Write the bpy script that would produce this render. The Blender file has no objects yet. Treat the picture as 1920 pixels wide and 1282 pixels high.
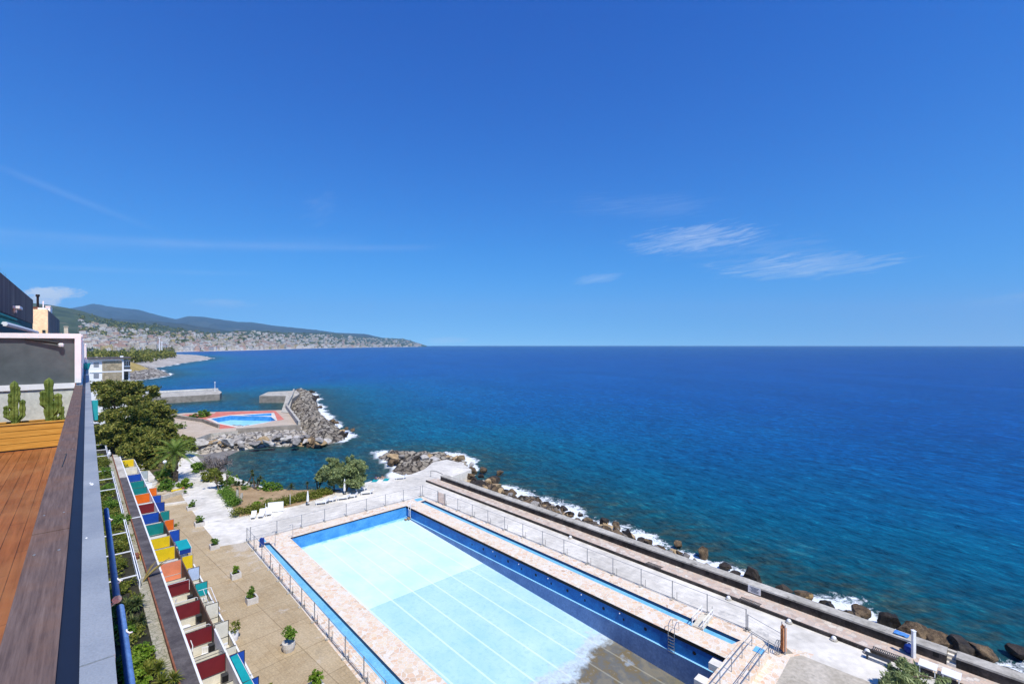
import bpy, bmesh, math, random
import numpy as np
from mathutils import Vector, Matrix, noise
random.seed(7)
rnd = random.random
uni = random.uniform
scn = bpy.context.scene
col = scn.collection
H = 26.0; F = 890.0; HX = 960.0; HY = 647.0
SEA = -3.0

# ---------------------------------------------------------------- geometry helpers
def G(x, y, z=0.0):
    Y = F * (H - z) / (y - HY)
    return Vector(((x - HX) / F * Y, Y, z))
def D(x, y, Y):
    return Vector(((x - HX) / F * Y, Y, H - (y - HY) * Y / F))
TH = math.atan((960 - 150) / F)
CU, SU = math.cos(TH), math.sin(TH)
UV = Vector((-SU, CU, 0)); NV = Vector((CU, SU, 0)); ZV = Vector((0, 0, 1))
def P(u, p, z): return UV * u + NV * p + ZV * z
def u_of(y, p, z):
    Y = F * (H - z) / (y - HY)
    return (Y - p * SU) / CU
ROTU = math.atan2(UV.y, UV.x)      # local +X along u

class MB:
    """collects faces with material slots and links them as one mesh"""
    def __init__(s): s.v = []; s.f = []; s.m = []
    def add(s, vs, fs, mi=0):
        o = len(s.v); s.v += [tuple(v) for v in vs]
        s.f += [tuple(i + o for i in f) for f in fs]; s.m += [mi] * len(fs)
    def quad(s, a, b, c, d, mi=0): s.add([a, b, c, d], [(0, 1, 2, 3)], mi)
    def box(s, c, dx, dy, dz, mi=0, ax=None):
        """box centred at c with half sizes along axes ax=(X,Y,Z)"""
        X, Y, Z = ax or (Vector((1, 0, 0)), Vector((0, 1, 0)), ZV)
        c = Vector(c); vs = []
        for k in (-1, 1):
            for j in (-1, 1):
                for i in (-1, 1): vs.append(c + X * dx * i + Y * dy * j + Z * dz * k)
        s.add(vs, [(0, 2, 3, 1), (4, 5, 7, 6), (0, 1, 5, 4), (2, 6, 7, 3), (0, 4, 6, 2), (1, 3, 7, 5)], mi)
    def ubox(s, u0, u1, p0, p1, z0, z1, mi=0):
        s.box(P((u0 + u1) / 2, (p0 + p1) / 2, (z0 + z1) / 2), abs(u1 - u0) / 2, abs(p1 - p0) / 2, abs(z1 - z0) / 2, mi, (UV, -NV, ZV))
    def prism(s, pts, z0, z1, mi=0, mside=None):
        """vertical prism from a list of points (x,y)"""
        n = len(pts)
        ar = sum(pts[i][0] * pts[(i + 1) % n][1] - pts[(i + 1) % n][0] * pts[i][1] for i in range(n))
        if ar < 0: pts = pts[::-1]
        vs = [(p[0], p[1], z0) for p in pts] + [(p[0], p[1], z1) for p in pts]
        s.add(vs, [tuple(range(n, 2 * n)), tuple(range(n - 1, -1, -1))], mi)
        s.add(vs, [(i, (i + 1) % n, n + (i + 1) % n, n + i) for i in range(n)], mi if mside is None else mside)
    def tube(s, pts, r, seg=6, mi=0, cap=True):
        pts = [Vector(p) for p in pts]; rs = r if isinstance(r, (list, tuple)) else [r] * len(pts)
        vs = []; n = len(pts)
        for i, p in enumerate(pts):
            t = (pts[min(i + 1, n - 1)] - pts[max(i - 1, 0)]).normalized()
            a = t.cross(ZV)
            if a.length < 1e-3: a = t.cross(Vector((1, 0, 0)))
            a.normalize(); b = t.cross(a)
            for k in range(seg):
                w = 2 * math.pi * k / seg
                vs.append(p + (a * math.cos(w) + b * math.sin(w)) * rs[i])
        fs = [(i * seg + k, i * seg + (k + 1) % seg, (i + 1) * seg + (k + 1) % seg, (i + 1) * seg + k) for i in range(n - 1) for k in range(seg)]
        if cap: fs += [tuple(range(seg)), tuple(range((n - 1) * seg + seg - 1, (n - 1) * seg - 1, -1))]
        s.add(vs, fs, mi)
    def lathe(s, prof, c, seg=14, mi=0):
        c = Vector(c); vs = []
        for r, z in prof:
            for k in range(seg):
                w = 2 * math.pi * k / seg
                vs.append(c + Vector((r * math.cos(w), r * math.sin(w), z)))
        n = len(prof)
        fs = [(i * seg + k, i * seg + (k + 1) % seg, (i + 1) * seg + (k + 1) % seg, (i + 1) * seg + k) for i in range(n - 1) for k in range(seg)]
        fs += [tuple(range(seg - 1, -1, -1)), tuple(range((n - 1) * seg, n * seg))]
        s.add(vs, fs, mi)
    def build(s, name, mats, parent=None, smooth=False, origin=None):
        me = bpy.data.meshes.new(name)
        o0 = Vector(origin) if origin is not None else Vector((0, 0, 0))
        vs = [(v[0] - o0.x, v[1] - o0.y, v[2] - o0.z) for v in s.v]
        me.from_pydata(vs, [], s.f)
        for m in (mats if isinstance(mats, (list, tuple)) else [mats]): me.materials.append(m)
        me.polygons.foreach_set('material_index', s.m)
        if smooth: me.polygons.foreach_set('use_smooth', [True] * len(s.f))
        me.update()
        o = bpy.data.objects.new(name, me); col.objects.link(o)
        o.location = o0
        if parent:
            o.parent = parent
            if origin is None: o.location = -parent.location if parent.rotation_euler.z == 0 else o.location
            else: o.location = o0 - parent.location
        return o

def tag(o, label, cat, group=None):
    o['label'] = label; o['category'] = cat
    if group: o['group'] = group
    return o
def empty(name, loc, label, cat, group=None):
    o = bpy.data.objects.new(name, None); col.objects.link(o)
    o.location = Vector(loc); o.empty_display_size = 0.2
    return tag(o, label, cat, group)
def struct(o, kind='structure'): o['kind'] = kind; return o
def dup(root, loc, rz=0.0, label=None, sc=None):
    r = root.copy(); col.objects.link(r); r.location = loc; r.rotation_euler = (0, 0, rz)
    if sc: r.scale = sc if isinstance(sc, (tuple, list)) else (sc,) * 3
    if label: r['label'] = label
    for ch in list(root.children):
        c = ch.copy(); col.objects.link(c); c.parent = r
        for g in ch.children:
            d = g.copy(); col.objects.link(d); d.parent = c
    return r
def fill(outer, holes, z):
    """flat sheet with holes; outer and holes are lists of xy"""
    bm = bmesh.new(); es = []
    for loop in [outer] + holes:
        vs = [bm.verts.new((p[0], p[1], z)) for p in loop]
        es += [bm.edges.new((vs[i], vs[(i + 1) % len(vs)])) for i in range(len(vs))]
    bmesh.ops.triangle_fill(bm, use_beauty=True, use_dissolve=False, edges=es)
    bm.verts.index_update()
    for f in bm.faces:
        if f.normal.z < 0: f.normal_flip()
    vs = [v.co.copy() for v in bm.verts]; fs = [tuple(v.index for v in f.verts) for f in bm.faces]
    bm.free(); return vs, fs

# ---------------------------------------------------------------- materials
def newmat(name):
    m = bpy.data.materials.new(name); m.use_nodes = True
    nt = m.node_tree; b = nt.nodes['Principled BSDF']; b.inputs['Specular IOR Level'].default_value = 0.25
    return m, nt, b
def ramp(nt, fac, stops):
    r = nt.nodes.new('ShaderNodeValToRGB'); nt.links.new(fac, r.inputs[0]); e = r.color_ramp.elements
    while len(e) < len(stops): e.new(0.5)
    for i, (p, c) in enumerate(stops):
        e[i].position = p; e[i].color = tuple(c[:3]) + (1,)
    return r.outputs[0]
def pos(nt, scale=(1, 1, 1), rot=0.0, obj=False):
    if obj:
        t = nt.nodes.new('ShaderNodeTexCoord'); out = t.outputs['Object']
    else:
        t = nt.nodes.new('ShaderNodeNewGeometry'); out = t.outputs['Position']
    mp = nt.nodes.new('ShaderNodeMapping'); mp.inputs['Scale'].default_value = scale; mp.inputs['Rotation'].default_value = (0, 0, rot)
    nt.links.new(out, mp.inputs[0]); return mp.outputs[0]
def pos2(nt, rot, scale):
    a = pos(nt, (1, 1, 1), rot); mp = nt.nodes.new('ShaderNodeMapping'); mp.inputs['Scale'].default_value = scale; nt.links.new(a, mp.inputs[0]); return mp.outputs[0]
def noisetex(nt, vec, scale, detail=4, rough=0.55, dist=0.0):
    n = nt.nodes.new('ShaderNodeTexNoise'); n.inputs['Scale'].default_value = scale
    n.inputs['Detail'].default_value = detail; n.inputs['Roughness'].default_value = rough; n.inputs['Distortion'].default_value = dist
    nt.links.new(vec, n.inputs['Vector']); return n.outputs['Fac']
def mixc(nt, fac, a, b, mode='MIX'):
    m = nt.nodes.new('ShaderNodeMix'); m.data_type = 'RGBA'; m.blend_type = mode
    for k, v in ((0, fac), (6, a), (7, b)):
        if isinstance(v, (int, float)): m.inputs[k].default_value = v
        elif isinstance(v, tuple): m.inputs[k].default_value = tuple(v[:3]) + (1,)
        else: nt.links.new(v, m.inputs[k])
    return m.outputs[2]
def math_(nt, op, a, b=0.0, c=None, clamp=False):
    m = nt.nodes.new('ShaderNodeMath'); m.operation = op; m.use_clamp = clamp
    for k, v in enumerate((a, b, c)):
        if v is None: continue
        if isinstance(v, (int, float)): m.inputs[k].default_value = v
        else: nt.links.new(v, m.inputs[k])
    return m.outputs[0]
def bump(nt, b, h, strength=0.3, dist=0.05):
    n = nt.nodes.new('ShaderNodeBump'); n.inputs['Strength'].default_value = strength; n.inputs['Distance'].default_value = dist
    nt.links.new(h, n.inputs['Height']); nt.links.new(n.outputs[0], b.inputs['Normal'])
def pmat(name, c1, c2, scale=1.0, rough=0.8, bmp=0.0, stretch=(1, 1, 1), rot=0.0, spots=None, metal=0.0, fine=8.0, fa=0.25, obj=False, lo=.35, hi=.65):
    """two-tone noise material with a finer mottling"""
    m, nt, b = newmat(name); v = pos(nt, stretch, rot, obj)
    n1 = noisetex(nt, v, scale, 5); c = ramp(nt, n1, [(lo, c1), (hi, c2)])
    n2 = noisetex(nt, v, scale * fine, 3); k = ramp(nt, n2, [(.3, (1 - fa,) * 3), (.7, (1, 1, 1))])
    c = mixc(nt, 1.0, c, k, 'MULTIPLY')
    if spots:
        n3 = noisetex(nt, v, spots[1], 4, .65); f = ramp(nt, n3, [(spots[2], (0, 0, 0)), (spots[2] + .1, (1, 1, 1))])
        c = mixc(nt, f, c, spots[0])
    nt.links.new(c, b.inputs['Base Color']); b.inputs['Roughness'].default_value = rough; b.inputs['Metallic'].default_value = metal
    if bmp: bump(nt, b, n2, bmp)
    return m
def flat(name, c, rough=0.5, metal=0.0, var=0.12):
    return pmat(name, tuple(x * (1 - var) for x in c), c, 1.5, rough, 0, metal=metal, fa=var * .6)
def warp(nt, v, sc, amt):
    n = nt.nodes.new('ShaderNodeTexNoise'); n.inputs['Scale'].default_value = sc; n.inputs['Detail'].default_value = 4; nt.links.new(v, n.inputs['Vector'])
    a = nt.nodes.new('ShaderNodeVectorMath'); a.operation = 'SUBTRACT'; nt.links.new(n.outputs['Color'], a.inputs[0]); a.inputs[1].default_value = (.5, .5, .5)
    b = nt.nodes.new('ShaderNodeVectorMath'); b.operation = 'SCALE'; nt.links.new(a.outputs[0], b.inputs[0]); b.inputs['Scale'].default_value = amt
    c = nt.nodes.new('ShaderNodeVectorMath'); c.operation = 'ADD'; nt.links.new(v, c.inputs[0]); nt.links.new(b.outputs[0], c.inputs[1]); return c.outputs[0]
def stone_paving(name, cols, joint, scale, rough=.8, rot=0.0, jw=.06, wp=0.0):
    m, nt, b = newmat(name); v = pos(nt, (1, 1, 1), rot)
    if wp: v = warp(nt, v, scale * .6, wp)
    vo = nt.nodes.new('ShaderNodeTexVoronoi'); vo.inputs['Scale'].default_value = scale; nt.links.new(v, vo.inputs['Vector'])
    ve = nt.nodes.new('ShaderNodeTexVoronoi'); ve.feature = 'DISTANCE_TO_EDGE'; ve.inputs['Scale'].default_value = scale; nt.links.new(v, ve.inputs['Vector'])
    sx = nt.nodes.new('ShaderNodeSeparateColor'); nt.links.new(vo.outputs['Color'], sx.inputs[0])
    n = len(cols); c = ramp(nt, sx.outputs[0], [(i / max(1, n - 1), k) for i, k in enumerate(cols)])
    big = noisetex(nt, v, .25, 4); c = mixc(nt, ramp(nt, big, [(.4, (0, 0, 0)), (.7, (.55,) * 3)]), c, cols[0])
    e = ramp(nt, ve.outputs['Distance'], [(jw * .5, (1, 1, 1)), (jw, (0, 0, 0))])
    c = mixc(nt, e, c, joint); fn = noisetex(nt, v, 9, 3)
    c = mixc(nt, 1.0, c, ramp(nt, fn, [(.3, (.8,) * 3), (.7, (1, 1, 1))]), 'MULTIPLY')
    nt.links.new(c, b.inputs['Base Color']); b.inputs['Roughness'].default_value = rough
    return m
def brickmat(name, c1, c2, mortar, w, h, rot, ms=.02, off=0.0, rough=.8, dirt=None, vertical=None):
    m, nt, b = newmat(name)
    if vertical: v = pos(nt, (1, 1, 1), 0); 
    else: v = pos(nt, (1, 1, 1), rot)
    br = nt.nodes.new('ShaderNodeTexBrick'); nt.links.new(v, br.inputs['Vector'])
    br.inputs['Color1'].default_value = c1 + (1,); br.inputs['Color2'].default_value = c2 + (1,); br.inputs['Mortar'].default_value = mortar + (1,)
    br.inputs['Scale'].default_value = 1; br.inputs['Brick Width'].default_value = w; br.inputs['Row Height'].default_value = h
    br.inputs['Mortar Size'].default_value = ms; br.offset = off
    c = br.outputs['Color']; n = noisetex(nt, v, .35, 6, .6)
    c = mixc(nt, ramp(nt, n, [(.38, (0, 0, 0)), (.68, (1, 1, 1))]), c, dirt or c1)
    if dirt:
        b2 = nt.nodes.new('ShaderNodeTexBrick'); nt.links.new(v, b2.inputs['Vector']); b2.inputs['Scale'].default_value = 1; b2.inputs['Brick Width'].default_value = w * 9; b2.inputs['Row Height'].default_value = h * 9; b2.inputs['Mortar Size'].default_value = .035; b2.offset = 0
        b2.inputs['Color1'].default_value = (1, 1, 1, 1); b2.inputs['Color2'].default_value = (.88, .87, .85, 1); b2.inputs['Mortar'].default_value = (.62, .6, .56, 1); c = mixc(nt, 1.0, c, b2.outputs[0], 'MULTIPLY')
        n5 = noisetex(nt, v, .16, 6, .7); c = mixc(nt, ramp(nt, n5, [(.56, (0, 0, 0)), (.62, (.7,) * 3)]), c, (.62, .55, .45)); n6 = noisetex(nt, v, .5, 7, .75); c = mixc(nt, ramp(nt, n6, [(.58, (0, 0, 0)), (.72, (.55,) * 3)]), c, (.30, .25, .17))
    n2 = noisetex(nt, v, 6, 4, .7); c = mixc(nt, 1.0, c, ramp(nt, n2, [(.3, (.66,) * 3), (.65, (1, 1, 1))]), 'MULTIPLY')
    nt.links.new(c, b.inputs['Base Color']); b.inputs['Roughness'].default_value = rough
    return m
def leafmat(name, cols, scale=.5, rough=.6, trans=True):
    m, nt, b = newmat(name); g = nt.nodes.new('ShaderNodeNewGeometry')
    n = noisetex(nt, pos(nt), scale, 3)
    f = math_(nt, 'ADD', math_(nt, 'MULTIPLY', g.outputs['Random Per Island'], .55), math_(nt, 'MULTIPLY', n, .5))
    k = len(cols); c = ramp(nt, f, [(.2 + .6 * i / (k - 1), x) for i, x in enumerate(cols)])
    nt.links.new(c, b.inputs['Base Color']); b.inputs['Roughness'].default_value = rough
    if trans:
        tr = nt.nodes.new('ShaderNodeBsdfTranslucent'); nt.links.new(c, tr.inputs[0])
        ms = nt.nodes.new('ShaderNodeMixShader'); ms.inputs[0].default_value = .3
        nt.links.new(b.outputs[0], ms.inputs[1]); nt.links.new(tr.outputs[0], ms.inputs[2])
        nt.links.new(ms.outputs[0], nt.nodes['Material Output'].inputs[0])
    return m

M = {}
M['white'] = pmat('white_paint', (.80, .80, .80), (.85, .85, .84), 1, .5, fa=.06)
M['white_metal'] = flat('white_metal', (.83, .83, .83), .4, 0, .04)
M['dark_metal'] = flat('dark_metal', (.05, .055, .06), .45)
M['grey_metal'] = flat('galvanised_metal', (.32, .33, .35), .4, .3)
M['steel'] = flat('steel', (.6, .6, .62), .25, .8)
M['concrete'] = pmat('deck_concrete', (.60, .56, .48), (.85, .80, .70), .14, .85, .15, spots=((.44, .42, .38), .45, .60), fa=.2)
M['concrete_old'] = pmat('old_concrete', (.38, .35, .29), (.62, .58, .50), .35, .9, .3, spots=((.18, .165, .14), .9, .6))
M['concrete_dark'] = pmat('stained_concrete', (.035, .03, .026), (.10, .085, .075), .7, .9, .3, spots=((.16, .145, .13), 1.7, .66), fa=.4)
M['slab'] = pmat('worn_slab', (.46, .41, .32), (.60, .54, .44), .4, .9, .3, spots=((.32, .29, .23), 1.3, .6))
M['tile_beige'] = brickmat('beige_tiles', (.47, .35, .20), (.55, .42, .25), (.32, .25, .15), .5, .5, TH, .012, 0, .85, (.58, .46, .29))
M['coping'] = stone_paving('pink_stone_coping', [(.84, .73, .57), (.80, .54, .33), (.85, .78, .66), (.76, .50, .33), (.84, .70, .50), (.62, .42, .28)], (.8, .76, .68), 2.2)
M['promenade'] = stone_paving('promenade_stone', [(.62, .47, .36), (.72, .57, .45), (.48, .37, .30), (.76, .69, .59), (.60, .42, .31)], (.52, .47, .41), 2.0)
M["pool_pale"] = None
M['blue_paint'] = pmat('blue_pool_paint', (.05, .27, .60), (.10, .38, .74), .8, .5, 0, spots=((.22, .48, .74), 1.2, .66))
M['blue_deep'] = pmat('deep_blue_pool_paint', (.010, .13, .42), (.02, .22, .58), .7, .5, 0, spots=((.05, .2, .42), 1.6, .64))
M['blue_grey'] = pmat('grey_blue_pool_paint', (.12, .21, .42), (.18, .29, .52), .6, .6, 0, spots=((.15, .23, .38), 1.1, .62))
M['blue_light'] = pmat('light_blue_channel', (.17, .50, .78), (.24, .60, .84), .7, .4)
M['ledge'] = flat('ledge_blue', (.30, .66, .88), .5)
M['black'] = flat('black_rubber', (.012, .012, .014), .6)
M['wood_deck'] = None
M['rust'] = pmat('rust_edge', (.20, .07, .035), (.33, .13, .07), 2, .8, .3)
M['bitumen'] = pmat('roof_bitumen', (.075, .065, .068), (.14, .125, .125), .8, .9, .3, spots=((.2, .18, .17), 1.2, .68))
M['cream'] = pmat('cream_paint', (.66, .60, .47), (.76, .70, .56), 1.2, .7)
M['brown'] = pmat('brown_partition', (.11, .065, .045), (.18, .11, .075), 2, .8)
M['pine'] = leafmat('pine_needles', [(.03, .055, .008), (.105, .135, .02), (.235, .24, .04), (.40, .36, .08)], .55)
M['bush'] = leafmat('bush_leaves', [(.035, .10, .010), (.11, .22, .022), (.24, .36, .05)], .8)
M['bright'] = leafmat('bright_leaves', [(.07, .15, .010), (.16, .28, .02), (.28, .38, .04)], .8)
M['olive'] = leafmat('tamarisk_leaves', [(.11, .16, .06), (.25, .31, .12), (.40, .45, .20)], .7)
M['hedge'] = leafmat('hedge_leaves', [(.06, .10, .010), (.17, .20, .025), (.30, .29, .06)], .7)
M['dry'] = leafmat('dry_twigs', [(.16, .13, .12), (.25, .21, .19), (.34, .29, .25)], .8)
M['yucca'] = leafmat('yucca_leaves', [(.03, .06, .02), (.08, .12, .035), (.2, .2, .06)], .9)
M['palm'] = leafmat('palm_fronds', [(.06, .13, .015), (.15, .24, .035), (.28, .34, .08)], .9)
M['strawleaf'] = leafmat('dry_fronds', [(.2, .15, .04), (.34, .25, .07), (.42, .34, .12)], .9)
M['cactus'] = pmat('cactus_skin', (.09, .14, .025), (.22, .27, .06), 5, .6, .3)
M['bark'] = pmat('bark', (.07, .05, .035), (.16, .12, .085), 3, .95, .5)
M['soil'] = pmat('dry_garden_soil', (.34, .23, .12), (.46, .32, .18), .5, .95, .3, spots=((.55, .46, .33), 1.4, .66))
M['dark_soil'] = pmat('dark_soil', (.02, .02, .012), (.05, .045, .025), .8, .95, .3)
M['plant_soil'] = pmat('potting_soil', (.05, .035, .02), (.1, .07, .04), 4, .95)
M['strip'] = stone_paving('rough_stone_path', [(.38, .35, .26), (.48, .44, .34), (.3, .28, .2)], (.22, .22, .14), 2.2)
M['gravel'] = pmat('dark_beach_gravel', (.17, .16, .15), (.27, .25, .23), .5, .95, .4)
M['rock_brown'] = pmat('brown_rock', (.065, .045, .03), (.25, .175, .10), 1.4, .9, .8, spots=((.34, .23, .10), 1.1, .6), fa=.6)
M['rock_grey'] = pmat('grey_rock', (.2, .185, .17), (.42, .39, .36), .7, .9, .6, spots=((.1, .09, .08), .9, .62), fa=.4)
M['rock_pale'] = pmat('pale_rock', (.44, .40, .36), (.66, .63, .58), .7, .9, .5, fa=.3)
M['rock_ochre'] = pmat('ochre_rock', (.36, .25, .13), (.55, .40, .23), .8, .9, .5, fa=.3)
M['rock_dark'] = pmat('wet_dark_rock', (.022, .018, .014), (.07, .055, .042), 1.0, .7, .6, fa=.5)
M['rubble'] = stone_paving('dark_rubble', [(.10, .07, .045), (.24, .17, .10), (.05, .04, .03), (.30, .26, .21), (.16, .11, .07)], (.02, .017, .014), .75)
def rubblemat(name, cols, joint, scale):
    m = stone_paving(name, cols, joint, scale, .9, 0, .10, 2.2 / scale); nt = m.node_tree; b = nt.nodes['Principled BSDF']; v = warp(nt, pos(nt), scale * .6, 2.2 / scale); vo = nt.nodes.new('ShaderNodeTexVoronoi'); vo.inputs['Scale'].default_value = scale; nt.links.new(v, vo.inputs['Vector']); n = noisetex(nt, v, scale * 3, 5, .7)
    bump(nt, b, math_(nt, 'SUBTRACT', math_(nt, 'MULTIPLY', n, .5), vo.outputs['Distance']), 1.0, .7); return m
M['rubble_grey'] = rubblemat('grey_rubble', [(.30, .26, .20), (.42, .37, .30), (.16, .13, .10), (.50, .46, .39), (.24, .20, .15)], (.05, .042, .034), .45)
M['rubble_pale'] = rubblemat('pale_rubble', [(.50, .46, .40), (.62, .58, .52), (.36, .33, .29), (.58, .48, .34), (.46, .42, .38)], (.13, .115, .10), .55)
M['shore_grey'] = rubblemat('shore_rubble', [(.34, .31, .27), (.46, .43, .38), (.18, .16, .14), (.28, .25, .22)], (.07, .06, .05), .22)
M['rock_mass'] = pmat('layered_rock', (.24, .20, .155), (.48, .43, .36), .35, .9, .6, spots=((.10, .08, .06), .6, .58), fa=.45, stretch=(1, 2.5, 1), rot=.6)
M['glass'] = flat('dark_glass', (.02, .03, .04), .08)
M['canvas'] = {}
def canvas(n, c): M['canvas'][n] = pmat(n + '_panel', tuple(x * .85 for x in c), c, 1.5, .6, 0, fa=.12)
for n, c in (('yellow', (.86, .62, .015)), ('blue', (.012, .075, .42)), ('green', (.008, .24, .23)), ('orange', (.80, .16, .015)), ('salmon', (.84, .28, .15)),
             ('maroon', (.19, .018, .025)), ('cream', (.76, .73, .62)), ('pale blue', (.52, .64, .85)), ('grey', (.42, .48, .5)), ('teal', (.01, .36, .38)), ('navy', (.012, .05, .28))): canvas(n, c)

# ---------------------------------------------------------------- world, sun, camera
sh_u, sh_n = .64, .11                                   # shadow displacement per metre of height
sdir = (-UV * sh_u - NV * sh_n + ZV).normalized()
el = math.asin(sdir.z); az = math.atan2(sdir.x, sdir.y)
w = bpy.data.worlds.new('World'); scn.world = w; w.use_nodes = True
nt = w.node_tree; bg = nt.nodes['Background']; bg.inputs[1].default_value = .11
sky = nt.nodes.new('ShaderNodeTexSky'); sky.sky_type = 'NISHITA'; sky.sun_disc = False
sky.sun_elevation = el; sky.sun_rotation = az; sky.altitude = 0; sky.air_density = 1.0; sky.dust_density = .1; sky.ozone_density = 3.0
tc0 = nt.nodes.new('ShaderNodeTexCoord'); mp0 = nt.nodes.new('ShaderNodeMapping'); nt.links.new(tc0.outputs['Generated'], mp0.inputs[0])
mp0.inputs['Scale'].default_value = (1, 1, .8); mp0.inputs['Location'].default_value = (0, 0, .16)
nrm = nt.nodes.new('ShaderNodeVectorMath'); nrm.operation = 'NORMALIZE'; nt.links.new(mp0.outputs[0], nrm.inputs[0]); nt.links.new(nrm.outputs[0], sky.inputs['Vector'])
gm = nt.nodes.new('ShaderNodeGamma'); gm.inputs[1].default_value = 1.0
hs = nt.nodes.new('ShaderNodeHueSaturation'); hs.inputs['Saturation'].default_value = 1.25; hs.inputs['Value'].default_value = 1.0
nt.links.new(sky.outputs[0], gm.inputs[0]); nt.links.new(gm.outputs[0], hs.inputs['Color'])
sc3 = nt.nodes.new('ShaderNodeSeparateColor'); nt.links.new(hs.outputs[0], sc3.inputs[0]); cc3 = nt.nodes.new('ShaderNodeCombineColor')
EXPO = .3
for k_, (a_, g_) in enumerate(((16.0, 2.5), (3.0, 1.62), (1.80, 1.06))):   # deep, polarised blue
    nt.links.new(math_(nt, 'MULTIPLY', math_(nt, 'POWER', math_(nt, 'MULTIPLY', sc3.outputs[k_], .11), g_), a_ / 2 ** EXPO / .11), cc3.inputs[k_])
tc = nt.nodes.new('ShaderNodeTexCoord'); sp = nt.nodes.new('ShaderNodeSeparateXYZ'); nt.links.new(tc.outputs['Generated'], sp.inputs[0])
AZ = math_(nt, 'MULTIPLY', math_(nt, 'ARCTAN2', sp.outputs[0], sp.outputs[1]), 57.2958)
EL = math_(nt, 'MULTIPLY', math_(nt, 'ARCSINE', sp.outputs[2]), 57.2958)
def azel(x, y):
    a = math.atan((x - HX) / F); return math.degrees(a), math.degrees(math.atan((HY - y) / F * math.cos(a)))
cv = nt.nodes.new('ShaderNodeCombineXYZ')
nt.links.new(AZ, cv.inputs[0]); nt.links.new(EL, cv.inputs[1])
def cloud(x, y, wx, wy, slope, sx, sy, thr, amt, soft=.25, seed=0.0):
    """wispy patch of cloud about a fixed direction of the sky, noise stretched along its drift"""
    a0, e0 = azel(x, y)
    da = math_(nt, 'SUBTRACT', AZ, a0); de = math_(nt, 'SUBTRACT', math_(nt, 'SUBTRACT', EL, e0), math_(nt, 'MULTIPLY', da, slope))
    r = math_(nt, 'ADD', math_(nt, 'POWER', math_(nt, 'ABSOLUTE', math_(nt, 'DIVIDE', da, wx)), 2.0), math_(nt, 'POWER', math_(nt, 'ABSOLUTE', math_(nt, 'DIVIDE', de, wy)), 2.0))
    mk = math_(nt, 'SUBTRACT', 1.0, r, clamp=True)
    c = nt.nodes.new('ShaderNodeCombineXYZ'); nt.links.new(math_(nt, 'MULTIPLY', da, sx), c.inputs[0]); nt.links.new(math_(nt, 'MULTIPLY', math_(nt, 'SUBTRACT', de, math_(nt, 'MULTIPLY', da, .12)), sy), c.inputs[1]); c.inputs[2].default_value = seed
    n = noisetex(nt, c.outputs[0], 1.0, 9, .66, .9)
    v = math_(nt, 'DIVIDE', math_(nt, 'SUBTRACT', n, math_(nt, 'SUBTRACT', thr + .3, math_(nt, 'MULTIPLY', mk, .42))), soft, clamp=True)
    return math_(nt, 'MULTIPLY', math_(nt, 'MULTIPLY', v, math_(nt, 'MULTIPLY', mk, 3.0, clamp=True)), amt)
def trail(x0, y0, x1, y1, wd, amt):
    a0, e0 = azel(x0, y0); a1, e1 = azel(x1, y1); s = (e1 - e0) / (a1 - a0)
    de = math_(nt, 'SUBTRACT', math_(nt, 'SUBTRACT', EL, e0), math_(nt, 'MULTIPLY', math_(nt, 'SUBTRACT', AZ, a0), s))
    n = noisetex(nt, cv.outputs[0], .25, 3); 
    q = math_(nt, 'SUBTRACT', 1.0, math_(nt, 'ABSOLUTE', math_(nt, 'DIVIDE', de, wd)), clamp=True)
    i = math_(nt, 'MULTIPLY', math_(nt, 'DIVIDE', math_(nt, 'SUBTRACT', AZ, a0), 3.0, clamp=True), math_(nt, 'DIVIDE', math_(nt, 'SUBTRACT', a1, AZ), 6.0, clamp=True))
    return math_(nt, 'MULTIPLY', math_(nt, 'MULTIPLY', math_(nt, 'MULTIPLY', q, i), math_(nt, 'MULTIPLY', n, 2.0)), amt)
parts = [cloud(1300, 448, 11, 2.3, .03, .34, 3.2, .42, .50, .45, 1.3), cloud(1505, 499, 12, 1.9, -.02, .30, 3.4, .42, .50, .45, 4.1), cloud(1400, 470, 14, 3.6, -.08, .22, 2.2, .47, .16, .5, 12.3), cloud(1120, 522, 4, .9, .1, .35, 3.8, .38, .34, .5, 2.2),
         cloud(1190, 385, 15, 2.4, -.09, .15, 2.0, .45, .12, .5, 7.7), cloud(112, 549, 2.2, .75, .08, 1.6, 3.0, .33, .8, .3, 3.3), cloud(78, 561, 1.5, 1.2, 0, 1.6, 2.0, .26, .9, .3, 5.3), cloud(415, 568, 4.5, .6, 0, .6, 3.5, .38, .28, .4, 9.1), cloud(840, 637, 3.5, .6, 0, .9, 3, .36, .25, .4, 6.1),
         cloud(1890, 560, 5, .8, .1, .4, 3, .42, .2, .5, 8.8), cloud(600, 390, 3, 3, .2, .5, 1.5, .46, .08, .5, 3.9), trail(-80, 428, 850, 462, .55, .06), trail(-80, 280, 330, 445, .45, .05), trail(-200, 487, 520, 514, .35, .05), trail(-300, 440, 700, 452, 1.0, .04)]
tot = parts[0]
for q in parts[1:]: tot = math_(nt, 'ADD', tot, q)
tot = math_(nt, 'MINIMUM', tot, .92)
skyc = mixc(nt, tot, cc3.outputs[0], (6.6, 7.2, 7.8))
nt.links.new(skyc, bg.inputs[0])
sl = bpy.data.lights.new('sun', 'SUN'); sl.energy = 4.2; sl.angle = math.radians(.53); sl.color = (1, .955, .88)
so = bpy.data.objects.new('sun', sl); col.objects.link(so); so.rotation_euler = sdir.to_track_quat('Z', 'Y').to_euler()
cam = bpy.data.cameras.new('camera'); co = bpy.data.objects.new('camera', cam); col.objects.link(co)
co.location = (0, 0, H); co.rotation_euler = (math.radians(90), 0, 0)
cam.sensor_width = 36; cam.lens = F / 1920 * 36; cam.shift_y = 6 / 1920; cam.clip_start = .05; cam.clip_end = 200000
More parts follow.
